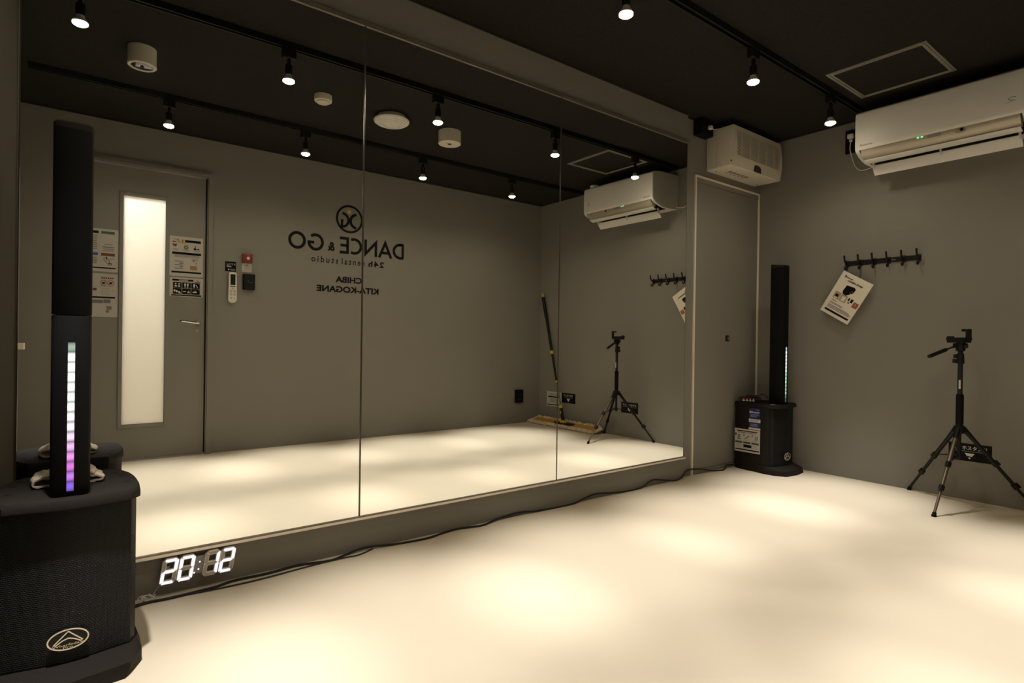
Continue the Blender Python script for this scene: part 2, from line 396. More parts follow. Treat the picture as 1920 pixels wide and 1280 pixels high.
bm = nb(); box(bm, SE[0], SX - 0.002, -0.019, 0, -0.011, -0.0005); box(bm, SE[0], SX - 0.002, -0.010, -0.0075, -0.0005, 0.003)
obj('channel', bm, ALU, rl, smooth=False)
rl = thing('mirror_top_rail', 'thin metal channel along the top of the mirrors', 'rail', (0, WY, MT))
bm = nb(); box(bm, SE[0], SX - 0.002, -0.012, 0, 0.0005, 0.014); box(bm, SE[0], SX - 0.002, -0.012, -0.0075, -0.004, 0.0005)
obj('channel', bm, ALU, rl, smooth=False)

# ------------------------------------------------------------------ lighting tracks and spotlights
TYA, TYB = -0.757, -1.905
for y, lab in ((TYA, 'black lighting track on the ceiling nearer the mirrors'), (TYB, 'black lighting track on the ceiling nearer the door wall')):
    t = thing('lighting_track', lab, 'lighting track', (1.95, y, H), group='ceiling lighting tracks')
    bm = nb(); w = 0.018
    box(bm, -2.15, 2.2, -w, w, -0.006, 0); box(bm, -2.15, 2.2, -w, -w + 0.009, -0.032, -0.006); box(bm, -2.15, 2.2, w - 0.009, w, -0.032, -0.006)
    obj('rail', bm, TRACK, t, smooth=False)
    bm = nb(); box(bm, 2.2, 2.215, -w, w, -0.032, 0); obj('end_cap', bm, TRACK, t, smooth=False)
def lamp():
    t = thing('track_spotlight', '', 'spotlight', (0, 0, H - 0.032), group='track spotlights')
    bm = nb(); rbox(bm, -0.034, 0.034, -0.0175, 0.0175, -0.050, 0.0, 0.003, 1); obj('adapter', bm, TRACK, t)
    bm = nb(); rbox(bm, -0.008, 0.008, -0.009, 0.009, -0.085, -0.050, 0.002, 1); st = obj('stem', bm, TRACK, t)
    bm = nb(); cyl(bm, (0.008, 0, -0.066), (0.011, 0, -0.066), 0.004, n=10); obj('pivot_screw', bm, ALUD, st)
    bm = nb(); lathe(bm, [(0.010, -0.080), (0.017, -0.084), (0.0185, -0.092), (0.0185, -0.132), (0.016, -0.134)], 24); obj('socket', bm, TRACK, t)
    bm = nb(); lathe(bm, [(0.015, -0.128), (0.0155, -0.140), (0.024, -0.152), (0.0285, -0.160), (0.0290, -0.164)], 24)
    b = obj('bulb', bm, WHITE, t)
    bm = nb(); lathe(bm, [(0.0285, -0.1635), (0.0280, -0.170), (0.020, -0.1755), (0.001, -0.177)], 24); obj('lens', bm, BULB, b, label='glowing bulb face')
    for nm, pw, deg, bl in (('beam', BEAM_W, BEAM_DEG, 1.0), ('spill', SPILL_W, SPILL_DEG, 0.6)):
        ld = bpy.data.lights.new(nm, 'SPOT'); ld.energy = pw; ld.color = BEAM_COL if nm == "beam" else SPOT_COL
        ld.spot_size = math.radians(deg); ld.spot_blend = bl; ld.shadow_soft_size = 0.026
        lo = bpy.data.objects.new(nm, ld); COL.objects.link(lo); lo.parent = t; lo.location = (0, 0, -0.205)
    return t
LA = [(3.63, 'spotlight on the mirror-side track nearest the air conditioner'), (2.76, 'second spotlight from the air conditioner on the mirror-side track'),
      (1.79, 'third spotlight from the air conditioner on the mirror-side track'), (0.895, 'fourth spotlight from the air conditioner on the mirror-side track'),
      (0.024, 'last spotlight on the mirror-side track, above the near speaker')]
LB = [(3.253, 'spotlight on the door-side track closest to the far corner'), (2.316, 'second spotlight from the far corner on the door-side track'),
      (1.352, 'third spotlight from the far corner on the door-side track'), (0.49, 'spotlight on the door-side track in front of the door')]
proto = lamp(); first = True
for y, rows in ((TYA, LA), (TYB, LB)):
    for x, lab in rows:
        o = proto if first else copy_tree(proto); first = False
        o.location = (x, y, H - 0.032); o['label'] = lab

# ------------------------------------------------------------------ ceiling fittings
t = thing('ceiling_hatch', 'square ceiling inspection hatch with a thin metal frame near the air conditioner', 'hatch', (3.64, -1.072, H))
for a in ((-0.242, 0.242, -0.242, -0.214), (-0.242, 0.242, 0.214, 0.242), (-0.242, -0.214, -0.214, 0.214), (0.214, 0.242, -0.214, 0.214)):
    bm = nb(); box(bm, *a, -0.006, 0)
    s = lambda lo, hi: (lo + 0.010, hi - 0.010) if hi - lo < 0.1 else (lo + 0.010, hi - 0.010)
    x0, x1 = s(a[0], a[1]); y0, y1 = s(a[2], a[3]); box(bm, x0, x1, y0, y1, -0.0105, -0.006)
    obj('frame', bm, ALUD, t, smooth=False)
bm = nb(); box(bm, -0.2135, 0.2135, -0.2135, 0.2135, -0.004, 0); obj('panel', bm, CEIL, t, smooth=False)
t = thing('ceiling_camera', 'white cylindrical ceiling camera with a black lens', 'camera', (0.295, -1.317, H))
bm = nb(); lathe(bm, [(0.066, 0), (0.066, -0.086), (0.068, -0.088), (0.068, -0.094), (0.064, -0.098), (0.053, -0.098), (0.051, -0.094)], 40); obj('housing', bm, OFFW, t)
bm = nb(); lathe(bm, [(0.051, -0.090), (0.051, -0.0945), (0.03, -0.0965), (0.001, -0.097)], 36); ln = obj('lens', bm, LENS, t)
bm = nb(); lathe(bm, [(0.010, -0.096), (0.009, -0.100), (0.001, -0.101)], 20); obj('lens_centre', bm, BLK, ln)
t = thing('smoke_detector', 'small flat round cream smoke detector on the ceiling', 'smoke detector', (1.262, -1.29, H))
bm = nb(); lathe(bm, [(0.054, 0), (0.055, -0.028), (0.053, -0.036), (0.044, -0.038)], 36); obj('base', bm, OFFW, t)
bm = nb(); lathe(bm, [(0.040, -0.036), (0.040, -0.045), (0.034, -0.049), (0.001, -0.050)], 32); obj('sensor', bm, OFFW, t)
t = thing('ceiling_vent', 'wide round white ceiling diffuser with concentric rings', 'vent', (1.752, -1.326, H))
bm = nb(); lathe(bm, [(0.095, 0), (0.100, -0.012), (0.118, -0.022), (0.122, -0.030), (0.118, -0.040), (0.106, -0.0475)], 44); obj('rim', bm, WHITE, t)
for k, (r0, r1, z) in enumerate([(0.088, 0.104, -0.050), (0.070, 0.086, -0.055), (0.054, 0.068, -0.059)]):
    bm = nb(); lathe(bm, [(r1, z + 0.010), (r1, z), (r0, z - 0.003), (r0, z + 0.008)], 40); obj('ring', bm, WHITE, t)
bm = nb(); lathe(bm, [(0.052, -0.048), (0.052, -0.060), (0.040, -0.064), (0.001, -0.066)], 36); obj('hub', bm, WHITE, t)
bm = nb(); lathe(bm, [(0.104, -0.030), (0.104, -0.045), (0.001, -0.046)], 36); obj('core', bm, INKG, t)
t = thing('emergency_light', 'tall round cream emergency light with a small eye on the ceiling', 'emergency light', (2.217, -1.321, H))
bm = nb(); lathe(bm, [(0.083, 0), (0.083, -0.088), (0.081, -0.090), (0.001, -0.090)], 44); obj('housing', bm, OFFW, t)
bm = nb(); lathe(bm, [(0.016, -0.0895), (0.015, -0.092), (0.001, -0.092)], 20); eye = obj('eye', bm, BLK, t)
bm = nb(); lathe(bm, [(0.007, -0.091), (0.006, -0.097), (0.001, -0.098)], 16); obj('bulb', bm, CHROME, eye)
bm = nb(); lathe(bm, [(0.004, -0.0895), (0.004, -0.0915), (0.001, -0.0915)], 10, (-0.03, 0.01, 0)); obj('test_button', bm, INKG, t); bm = nb(); lathe(bm, [(0.004, -0.0895), (0.004, -0.0915), (0.001, -0.0915)], 10, (0.032, -0.02, 0)); obj('test_button', bm, INKG, t)

t = thing('heat_detector', 'small white round detector on the ceiling above the air conditioner', 'detector', (4.10, -1.672, H))
bm = nb(); lathe(bm, [(0.040, 0), (0.042, -0.012), (0.036, -0.022), (0.020, -0.026), (0.001, -0.027)], 28); obj('cover', bm, WHITE, t)
bm = nb(); lathe(bm, [(0.044, 0), (0.044, -0.005), (0.040, -0.006)], 28); obj('base', bm, WHITE, t)

# ------------------------------------------------------------------ wall lettering on the door wall
CXL = 1.985
lg = thing('wall_lettering', 'black studio name lettering with round emblem on the door wall, reversed in the mirror', 'lettering', (CXL, -D, 0), ROT_DOORWALL)
def LX(x): return CXL - x
w = 0.0245; zb, zt = 1.668, 1.818; hh = w / 2
def letter(n, strokes, m=VINYL):
    bm = nb()
    for s in strokes:
        cl = s[1] if len(s) > 1 else False
        ribbon(bm, s[0], w, 0.0, closed=cl)
    return obj(n, bm, m, lg, smooth=False)
zc = (zb + zt) / 2; rz = (zt - zb) / 2 - hh
a, b = LX(2.526) + hh, LX(2.409) - hh
letter('letter_d', [([(a, zb + hh), (a, zt - hh), (a + 0.03, zt - hh)] + arc(b - 0.068, zc, 0.068, rz, 90, -90, 20) + [(a, zb + hh)], True)])
a, b = LX(2.404), LX(2.264)
letter('letter_a', [([(a + 0.010, zb), ((a + b) / 2, zt - 0.012), (b - 0.010, zb)],), ([(a + 0.033, zb + 0.045), (b - 0.033, zb + 0.045)],)])
a, b = LX(2.253) + hh, LX(2.128) - hh
letter('letter_n', [([(a, zb), (a, zt - 0.02), (b, zb + 0.02), (b, zt)],)])
a, b = LX(2.107), LX(1.995)
letter('letter_c', [(arc(a + 0.075, zc, 0.075 - hh, rz, 62, 298, 30),)])
a, b = LX(1.982) + hh, LX(1.898)
letter('letter_e', [([(b, zt - hh), (a, zt - hh), (a, zb + hh), (b, zb + hh)],), ([(a, zc), (b - 0.006, zc)],)])
text('ampersand', '&', lg, VINYL, LX(1.853), LX(1.786), zb + 0.012, zb + 0.092, -0.001, bold=0.035)
a, b = LX(1.755), LX(1.612); xc = (a + b) / 2
letter('letter_g', [(arc(xc, zc, (b - a) / 2 - hh, rz, 48, 352, 34) + [(b - hh - 0.001, zc - 0.004), (xc + 0.012, zc - 0.004)],)])
a, b = LX(1.600), LX(1.452)
letter('letter_o', [(arc((a + b) / 2, zc, (b - a) / 2 - hh, rz, 0, 351, 40), True)])
em = nb(); ribbon(em, arc(0, 1.982, 0.116, 0.116, 0, 354, 60), 0.019, 0, closed=True); em = obj('emblem_ring', em, VINYL, lg, smooth=False)
bm = nb(); ribbon(bm, arc(-0.075, 1.968, 0.066, 0.062, 80, -80, 24), 0.024, 0); obj('emblem_left_arc', bm, VINYL, em, smooth=False)
bm = nb(); ribbon(bm, arc(0.078, 1.968, 0.068, 0.062, 100, 262, 24) + [(0.070, 1.906), (0.070, 1.962), (0.056, 1.962)], 0.022, 0); obj('emblem_right_arc', bm, VINYL, em, smooth=False)
bm = nb(); poly(bm, arc(0.003, 2.046, 0.019, 0.019, 0, 345, 23), 0, 0.0015); obj('emblem_dot', bm, YELD, em, smooth=False, label='yellow dot')
text('tagline_number', '24h', lg, VINYL, LX(2.323), LX(2.170), 1.572, 1.626, -0.001, bold=0.035, spacing=1.25)
text('tagline_word', 'rental', lg, VINYL, LX(2.130), LX(1.918), 1.572, 1.627, -0.001, spacing=1.4, bold=0.012); text('tagline_word', 'studio', lg, VINYL, LX(1.885), LX(1.648), 1.572, 1.627, -0.001, spacing=1.4, bold=0.012)
text('city_line', 'CHIBA', lg, VINYL, LX(2.108), LX(1.862), 1.407, 1.463, -0.001, bold=0.04)
text('town_line', 'KITA-KOGANE', lg, VINYL, LX(2.273), LX(1.696), 1.319, 1.376, -0.001, bold=0.04)

# ------------------------------------------------------------------ things on the door wall
def wallthing(name, lab, cat, x, z, y=0.0, group=None):
    return thing(name, lab, cat, (x, -D + y, z), ROT_DOORWALL, group)
def sheet(t, w, h, m=POSTER, th=0.0012, name='sheet', bv=0.004):
    bm = nb(); prism(bm, [(-w / 2 + bv, 0), (w / 2 - bv, 0), (w / 2, bv), (w / 2, h - bv), (w / 2 - bv, h), (-w / 2 + bv, h), (-w / 2, h - bv), (-w / 2, bv)], -th, 0, 'y')
    return obj(name, bm, m, t, smooth=False)
def P(name, m, fn, parent, y=-0.0013, label=None):
    bm = nb(); fn(bm, y); return obj(name, bm, m, parent, smooth=False, label=label)
def tri(bm, cx, z0, s, y): poly(bm, [(cx - s * 0.58, z0), (cx + s * 0.58, z0), (cx, z0 + s)], y)
# posters on the right part of the door leaf (local x grows towards the door's glass)
LEAFY = 0.002
pt = wallthing('poster', 'upper poster on the door with a yellow warning triangle and red heart', 'poster', 0.702, 1.367, LEAFY, 'posters on the door')
sheet(pt, 0.224, 0.300)
P('header_bar', INK, lambda b, y: quad(b, -0.096, 0.012, 0.258, 0.277, y), pt)
P('middle_bar', INK, lambda b, y: quad(b, -0.098, 0.096, 0.164, 0.182, y), pt)
P('footer_bar', INK, lambda b, y: quad(b, -0.100, 0.100, 0.024, 0.037, y), pt)
tr = P('warning_triangle', YEL, lambda b, y: tri(b, 0.027, 0.247, 0.040, y), pt)
text('exclamation_mark', '!', tr, INK, 0.0245, 0.0295, 0.252, 0.276, -0.0018, bold=0.03)
P('red_heading', RED, lambda b, y: [ribbon(b, arc(0.062, 0.262, 0.008, 0.009, 40, 330, 10), 0.003, y), quad(b, 0.073, 0.094, 0.254, 0.262, y), ribbon(b, [(0.046, 0.272), (0.046, 0.252), (0.051, 0.252)], 0.003, y), quad(b, 0.050, 0.085, 0.275, 0.279, y)], pt)
P('heart', RED, lambda b, y: poly(b, [(0.079, 0.218), (0.094, 0.233), (0.0945, 0.241), (0.087, 0.245), (0.080, 0.238), (0.073, 0.245), (0.065, 0.241), (0.064, 0.233)], y), pt)
P('camera_drawing', INK, lambda b, y: [ribbon(b, arc(0.004, 0.219, 0.012, 0.008, 0, 340, 14), 0.005, y, closed=True), ribbon(b, [(-0.006, 0.232), (-0.005, 0.238), (0.014, 0.238), (0.015, 0.232)], 0.002, y)], pt)
P('person_drawing', INK, lambda b, y: [poly(b, arc(-0.056, 0.214, 0.010, 0.008, 0, 330, 12), y), ribbon(b, [(-0.056, 0.224), (-0.062, 0.238)], 0.004, y), poly(b, arc(-0.078, 0.214, 0.008, 0.005, 0, 330, 10), y)], pt)
P('small_print', INKG, lambda b, y: [lines(b, 0.056, 0.094, 0.190, 0.206, 3, y), lines(b, -0.014, 0.026, 0.190, 0.206, 3, y), lines(b, -0.090, -0.046, 0.190, 0.206, 3, y), lines(b, -0.085, 0.085, 0.142, 0.160, 3, y, 0.1), lines(b, -0.075, -0.030, 0.120, 0.136, 2, y, 0.1)], pt)
P('timetable_left', INKG, lambda b, y: [quad(b, 0.022, 0.078, z, z + 0.006, y) for z in (0.110, 0.082, 0.056)] + [quad(b, 0.022, 0.048, 0.093, 0.103, y), quad(b, 0.022, 0.046, 0.068, 0.077, y)], pt)
P('price_block', ORANGE, lambda b, y: [quad(b, -0.072, -0.024, 0.052 + k * 0.008, 0.058 + k * 0.008, y) for k in range(4)], pt)
P('right_print', INKG, lambda b, y: [quad(b, -0.054, -0.042, 0.114, 0.127, y), lines(b, -0.072, -0.060, 0.088, 0.112, 3, y, 0.1)], pt)
pt = wallthing('poster', 'small lower poster on the door with six black pictogram squares', 'poster', 0.704, 1.213, LEAFY, 'posters on the door')
sheet(pt, 0.224, 0.143)
P('header_bar', INK, lambda b, y: quad(b, -0.046, 0.095, 0.117, 0.131, y), pt)
P('logo_print', INK, lambda b, y: [ribbon(b, arc(-0.074, 0.126, 0.005, 0.005, 0, 330, 10), 0.002, y, closed=True), quad(b, -0.096, -0.053, 0.112, 0.116, y)], pt)
P('footer_bar', INK, lambda b, y: quad(b, -0.101, 0.101, 0.004, 0.014, y), pt)
P('header_print', WPRINT, lambda b, y: lines(b, -0.010, 0.055, 0.121, 0.127, 1, y, 0.05, 0.9), pt, -0.0017)
for k in range(6):
    cx = 0.061 - (k % 3) * 0.061; z0 = 0.064 if k < 3 else 0.018
    pg = P('pictogram', INK, lambda b, y: quad(b, cx - 0.029, cx + 0.029, z0, z0 + 0.044, y), pt)
    def draw(b, y):
        if k == 0: [poly(b, arc(cx + s, z0 + 0.030, 0.006, 0.006, 0, 330, 10), y) for s in (-0.011, 0.011)]; [poly(b, arc(cx + s, z0 + 0.014, 0.009, 0.006, 0, 330, 10), y) for s in (-0.011, 0.011)]
        elif k == 1: [poly(b, arc(cx + s, z0 + 0.027, 0.006, 0.011, 0, 330, 12), y) for s in (-0.008, 0.010)]; [poly(b, arc(cx + s, z0 + 0.010, 0.005, 0.004, 0, 330, 8), y) for s in (-0.008, 0.010)]
        elif k == 2: [quad(b, cx + 0.004, cx + 0.016, z0 + 0.010, z0 + 0.036, y), ribbon(b, [(cx - 0.002, z0 + 0.030), (cx - 0.008, z0 + 0.018), (cx - 0.016, z0 + 0.008)], 0.004, y)]
        elif k == 3: [poly(b, arc(cx + s, z0 + 0.020 + 0.005 * q, 0.006, 0.009, 0, 330, 9), y) for s, q in ((0.018, 1), (0.004, 0), (-0.012, -1))]
        elif k == 4: [quad(b, cx + 0.004, cx + 0.022, z0 + 0.018, z0 + 0.024, y)]
        else: [quad(b, cx - 0.008, cx + 0.020, z0 + 0.014, z0 + 0.022, y), ribbon(b, [(cx - 0.004, z0 + 0.024), (cx + 0.006, z0 + 0.032)], 0.003, y)]
    P('pictogram_drawing', WPRINT, draw, pg, -0.0017)
    if k in (0, 1, 2, 5): P('corner_tag', RED, lambda b, y: quad(b, cx - 0.028, cx - 0.014, z0 + 0.035, z0 + 0.041, y), pg, -0.0017)
    if k in (3, 4): P('warning_triangle', YEL, lambda b, y: tri(b, cx - 0.014 if k == 4 else cx - 0.020, z0 + 0.010 if k == 4 else z0 + 0.004, 0.020 if k == 4 else 0.012, y), pg, -0.0017)
pt = wallthing('poster', 'upper poster beside the near column with green and red header bars', 'poster', 0.158, 1.361, LEAFY, 'posters on the door')
sheet(pt, 0.226, 0.302)
P('green_bar', GREEN, lambda b, y: quad(b, -0.092, -0.014, 0.268, 0.286, y), pt)
P('dark_bar', INK, lambda b, y: quad(b, 0.002, 0.080, 0.268, 0.286, y), pt)
P('red_bar', RED, lambda b, y: quad(b, -0.094, -0.014, 0.112, 0.132, y), pt)
P('blue_bar', BLUEB, lambda b, y: quad(b, 0.004, 0.080, 0.113, 0.132, y), pt)
P('footer_bar', INK, lambda b, y: quad(b, -0.100, 0.100, 0.022, 0.031, y), pt)
P('small_print', INKG, lambda b, y: [lines(b, -0.080, -0.030, 0.186, 0.196, 1, y, 0.1), quad(b, -0.090, -0.020, 0.172, 0.178, y), lines(b, -0.088, -0.018, 0.142, 0.164, 3, y), lines(b, 0.010, 0.078, 0.150, 0.255, 8, y), lines(b, 0.010, 0.078, 0.050, 0.100, 4, y)], pt)
P('camera_drawing', INK, lambda b, y: [ribbon(b, [(-0.030, 0.096), (-0.045, 0.102), (-0.062, 0.078), (-0.066, 0.058), (-0.052, 0.058), (-0.030, 0.086)], 0.0022, y, closed=True), ribbon(b, arc(-0.066, 0.056, 0.009, 0.007, 0, 330, 14), 0.004, y, closed=True), quad(b, -0.048, -0.042, 0.088, 0.108, y)], pt)
P('red_script', RED, lambda b, y: [quad(b, -0.080, -0.066, 0.090, 0.094, y), ribbon(b, arc(-0.085, 0.094, 0.004, 0.004, 30, 300, 8), 0.002, y)], pt)
pt = wallthing('poster', 'lower poster beside the near column with two prohibition circles and a floor plan', 'poster', 0.158, 1.041, LEAFY, 'posters on the door')
sheet(pt, 0.226, 0.306)
P('heading', RED, lambda b, y: [quad(b, -0.088 + k * 0.0125, -0.079 + k * 0.0125, 0.270, 0.281, y) for k in range(6)], pt)
for cx in (-0.072, -0.030):
    pr = P('prohibition_ring', RED, lambda b, y: [ribbon(b, arc(cx, 0.240, 0.018, 0.019, 0, 345, 24), 0.003, y, closed=True), ribbon(b, [(cx - 0.012, 0.252), (cx + 0.012, 0.228)], 0.0025, y)], pt, -0.0017)
    P('prohibition_drawing', INK, lambda b, y: [poly(b, arc(cx, 0.240, 0.009, 0.008, 0, 330, 10), y)], pr)
P('dark_bar', INK, lambda b, y: quad(b, -0.098, 0.098, 0.132, 0.144, y), pt)
P('warning_triangle', YEL, lambda b, y: tri(b, -0.084, 0.182, 0.018, y), pt)
P('red_square', RED, lambda b, y: quad(b, 0.010, 0.032, 0.184, 0.202, y), pt)
P('plan_shapes', INKG, lambda b, y: [quad(b, -0.072, -0.030, 0.098, 0.124, y), quad(b, -0.078, -0.048, 0.052, 0.078, y), quad(b, -0.064, -0.044, 0.030, 0.050, y), quad(b, -0.028, 0.07, 0.096, 0.120, y)], pt)
P('small_print', INKL, lambda b, y: [lines(b, -0.085, 0.06, 0.208, 0.216, 1, y, 0.1), lines(b, -0.066, -0.010, 0.150, 0.205, 5, y), lines(b, 0.035, 0.085, 0.03, 0.09, 5, y)], pt)
# aircon notice, remote control, alarm button, sticker, switch box
pt = wallthing('notice', 'small square black notice with white lettering above the remote control', 'notice', 1.0105, 1.432)
sheet(pt, 0.080, 0.078, INK, bv=0.002)
text('lettering', 'エアコン', pt, WPRINT, -0.036, 0.030, 0.050, 0.062, -0.0014, bold=0.01)
text('lettering', 'OFF', pt, WPRINT, -0.006, 0.030, 0.032, 0.044, -0.0014, bold=0.02)
P('icon', WPRINT, lambda b, y: poly(b, arc(0.014, 0.015, 0.0055, 0.0055, 0, 330, 12), y), pt)
P('icon_bar', INKG, lambda b, y: quad(b, -0.034, 0.004, 0.008, 0.020, y), pt)
pt = wallthing('remote_control', 'white air conditioner remote with a dark screen in a wall holder', 'remote', 1.0225, 1.180)
bm = nb(); rbox(bm, -0.026, 0.026, -0.010, 0, 0.04, 0.13, 0.003, 1); obj('holder', bm, WHITE, pt)
bm = nb(); prism(bm, [(-0.031, 0.032)] + arc(0, 0.032, 0.031, 0.032, 180, 360, 14)[1:] + [(0.029, 0.235)] + arc(0, 0.235, 0.029, 0.010, 0, 180, 8)[1:], -0.030, -0.010, 'y')
bmesh.ops.bevel(bm, geom=[e for e in bm.edges if abs(e.verts[0].co.y - e.verts[1].co.y) < 1e-6 and e.verts[0].co.y < -0.02], offset=0.004, segments=2, affect='EDGES')
bd = obj('body', bm, mat('remote_white', (0.66, 0.61, 0.50), 0.4), pt)
P('screen', mat('dark_screen', (0.012, 0.018, 0.014), 0.15), lambda b, y: quad(b, -0.019, 0.018, 0.143, 0.228, y), bd, -0.0302)
P('green_button', TEAL, lambda b, y: quad(b, -0.019, 0.021, 0.127, 0.135, y), bd, -0.0302)
P('yellow_button', YEL, lambda b, y: poly(b, arc(0.0, 0.115, 0.011, 0.006, 0, 340, 16), y), bd, -0.0302)
for bx_, bz in ((-0.013, 0.092), (0.012, 0.092), (-0.013, 0.066), (0.012, 0.066)):
    P('button', INKG, lambda b, y: [ribbon(b, arc(bx_, bz, 0.006, 0.007, 0, 330, 10), 0.003, y), quad(b, bx_ - 0.004, bx_ + 0.004, bz + 0.008, bz + 0.011, y)], bd, -0.0302)
P('button', TEAL, lambda b, y: quad(b, 0.004, 0.020, 0.036, 0.041, y), bd, -0.0302); P('button', INKG, lambda b, y: quad(b, -0.020, -0.008, 0.034, 0.038, y), bd, -0.0302)
pt = wallthing('alarm_button', 'square red wall alarm with a round white push button', 'alarm', 1.131, 1.509)
bm = nb(); rbox(bm, -0.039, 0.039, -0.024, 0, 0, 0.074, 0.005, 2); obj('housing', bm, REDP, pt)
bm = nb(); cyl(bm, (-0.004, -0.024, 0.037), (-0.004, -0.029, 0.037), 0.0115, n=24); pb = obj('push_button', bm, WHITE, pt)
text('button_print', 'PUSH', pb, INKG, -0.011, 0.003, 0.035, 0.039, -0.0292, bold=0.02)
pt = wallthing('sticker', 'small white instruction sticker under the red alarm', 'sticker', 1.131, 1.436)
sheet(pt, 0.072, 0.070, PAPER, 0.0008, bv=0.003)
P('red_frame', RED, lambda b, y: [quad(b, -0.030, 0.030, 0.048, 0.051, y), quad(b, -0.030, 0.030, 0.030, 0.0315, y), poly(b, [(-0.006, 0.052), (0.006, 0.052), (0, 0.064)], y)], pt, -0.0009)
P('small_print', INKL, lambda b, y: lines(b, -0.028, 0.028, 0.008, 0.046, 5, y), pt, -0.0009)
pt = wallthing('switch_box', 'black wall switch box below the red alarm', 'switch', 1.143, 1.293)
bm = nb(); rbox(bm, -0.044, 0.044, -0.038, 0, 0, 0.125, 0.004, 2); hs = obj('housing', bm, BLKM, pt)
bm = nb(); rbox(bm, -0.040, 0.040, -0.041, -0.038, 0.004, 0.121, 0.002, 1); pl = obj('cover', bm, BLK, hs)
bm = nb(); box(bm, -0.026, 0.010, -0.0415, -0.041, 0.056, 0.058); obj('slot', bm, INKG, pl)
bm = nb(); cyl(bm, (0.010, -0.041, 0.072), (0.010, -0.0418, 0.072), 0.002, n=8); obj('pilot_lamp', bm, WHITE, pl)
def outlet_plate(t, w, h, dp, z0=0):
    bm = nb(); rbox(bm, -w / 2, w / 2, -dp, 0, z0, z0 + h, 0.003, 1); return obj('box', bm, BLKM, t)
pt = wallthing('power_outlet', 'black surface-mounted outlet low on the door wall near the mop', 'outlet', 3.942, 0.228)
ob = outlet_plate(pt, 0.100, 0.140, 0.034)
for z in (0.04, 0.09):
    bm = nb(); box(bm, -0.022, 0.022, -0.037, -0.034, z - 0.014, z + 0.014); obj('socket', bm, BLK, ob)

# ------------------------------------------------------------------ air conditioner
AY = -1.20; AZ = 2.08; AW = 0.41
ac = thing('air_conditioner', 'white wall air conditioner with open louvres on the far wall', 'air conditioner', (XR, AY, AZ), ROT_FARWALL)
prof = [(0, 0.005), (-0.10, 0.000), (-0.19, -0.002), (-0.24, 0.006), (-0.29, 0.022), (-0.328, 0.040), (-0.341, 0.052), (-0.345, 0.070), (-0.345, 0.255), (-0.340, 0.275),
        (-0.322, 0.288), (-0.28, 0.297), (-0.20, 0.303), (0, 0.305)]
for s in (-1, 1):
    bm = nb(); prism(bm, prof, s * AW, s * (AW - 0.022), 'x')
    o = obj('side_cover', bm, WHITE, ac)
    bm = nb(); box(bm, *sorted((s * AW, s * (AW + 0.001))), -0.335, -0.334, 0.06, 0.27); obj('side_seam', bm, INKL, o)
inner = [(0, 0.012), (-0.13, 0.018), (-0.20, 0.045), (-0.30, 0.060), (-0.338, 0.065), (-0.338, 0.27), (-0.30, 0.290), (-0.20, 0.301), (0, 0.303)]
bm = nb(); prism(bm, inner, -AW + 0.022, AW - 0.022, 'x'); obj('body', bm, WHITE, ac)
bm = nb(); prism(bm, [(-0.336, 0.058), (-0.341, 0.050), (-0.346, 0.055), (-0.349, 0.070), (-0.349, 0.255), (-0.344, 0.277), (-0.325, 0.291), (-0.318, 0.286), (-0.336, 0.266)], -AW + 0.002, AW - 0.002, 'x')
fp = obj('front_panel', bm, WHITE, ac)
text('brand_lettering', 'Panasonic', fp, INKG, -AW + 0.030, -AW + 0.100, 0.071, 0.083, -0.3492, bold=0.02)
bm = nb(); ribbon(bm, arc(AW - 0.06, 0.135, 0.016, 0.008, 20, 300, 14), 0.003, -0.3492, 0.0004); ribbon(bm, [(AW - 0.09, 0.118), (AW - 0.045, 0.121)], 0.002, -0.3492, 0.0004); obj('emblem', bm, INKG, fp, smooth=False)
# curved champagne air inlet band below the panel
bm = nb(); prism(bm, [(-0.337, 0.060), (-0.334, 0.040), (-0.324, 0.020), (-0.308, 0.004), (-0.290, -0.004), (-0.275, -0.004), (-0.262, 0.03), (-0.30, 0.062)], -AW + 0.030, AW - 0.030, 'x'); bd = obj('inlet_band', bm, CHAMP, ac)
for k, lx in enumerate((-0.075, -0.055)):
    bm = nb(); box(bm, lx - 0.005, lx + 0.005, -0.337, -0.333, 0.044, 0.050); obj('status_light', bm, GREENLED, bd, smooth=False)
bm = nb(); box(bm, -0.028, 0.035, -0.3375, -0.333, 0.033, 0.050); obj('display', bm, CLKPLATE, bd, smooth=False)
bm = nb(); lathe(bm, [(0.026, 0), (0.024, 0.006), (0.001, 0.008)], 24)
for v in bm.verts: v.co = Vector((0.125 + v.co.x, -0.330 - v.co.z, 0.036 + v.co.y * 0.55))
sn = obj('sensor_eye', bm, CHAMP, bd)
bm = nb(); cyl(bm, (0.133, -0.336, 0.037), (0.133, -0.3405, 0.037), 0.008, n=16); obj('sensor_lens', bm, LENS, sn)
bm = nb(); prism(bm, [(-0.120, 0.000), (-0.268, 0.000), (-0.255, 0.040), (-0.12, 0.045)], -AW + 0.040, AW - 0.040, 'x'); obj('air_outlet', bm, BLKM, ac)
bm = nb(); prism(bm, [(-0.300, -0.006), (-0.296, -0.011), (-0.270, -0.021), (-0.254, -0.023), (-0.254, -0.018), (-0.272, -0.015), (-0.294, -0.004)], -AW + 0.034, AW - 0.034, 'x'); obj('upper_louvre', bm, WHITE, ac)
bm = nb(); prism(bm, [(-0.204, -0.026), (-0.192, -0.052), (-0.165, -0.080), (-0.160, -0.076), (-0.185, -0.048), (-0.198, -0.023)], -AW + 0.048, AW - 0.048, 'x'); lv = obj('lower_louvre', bm, WHITE, ac)
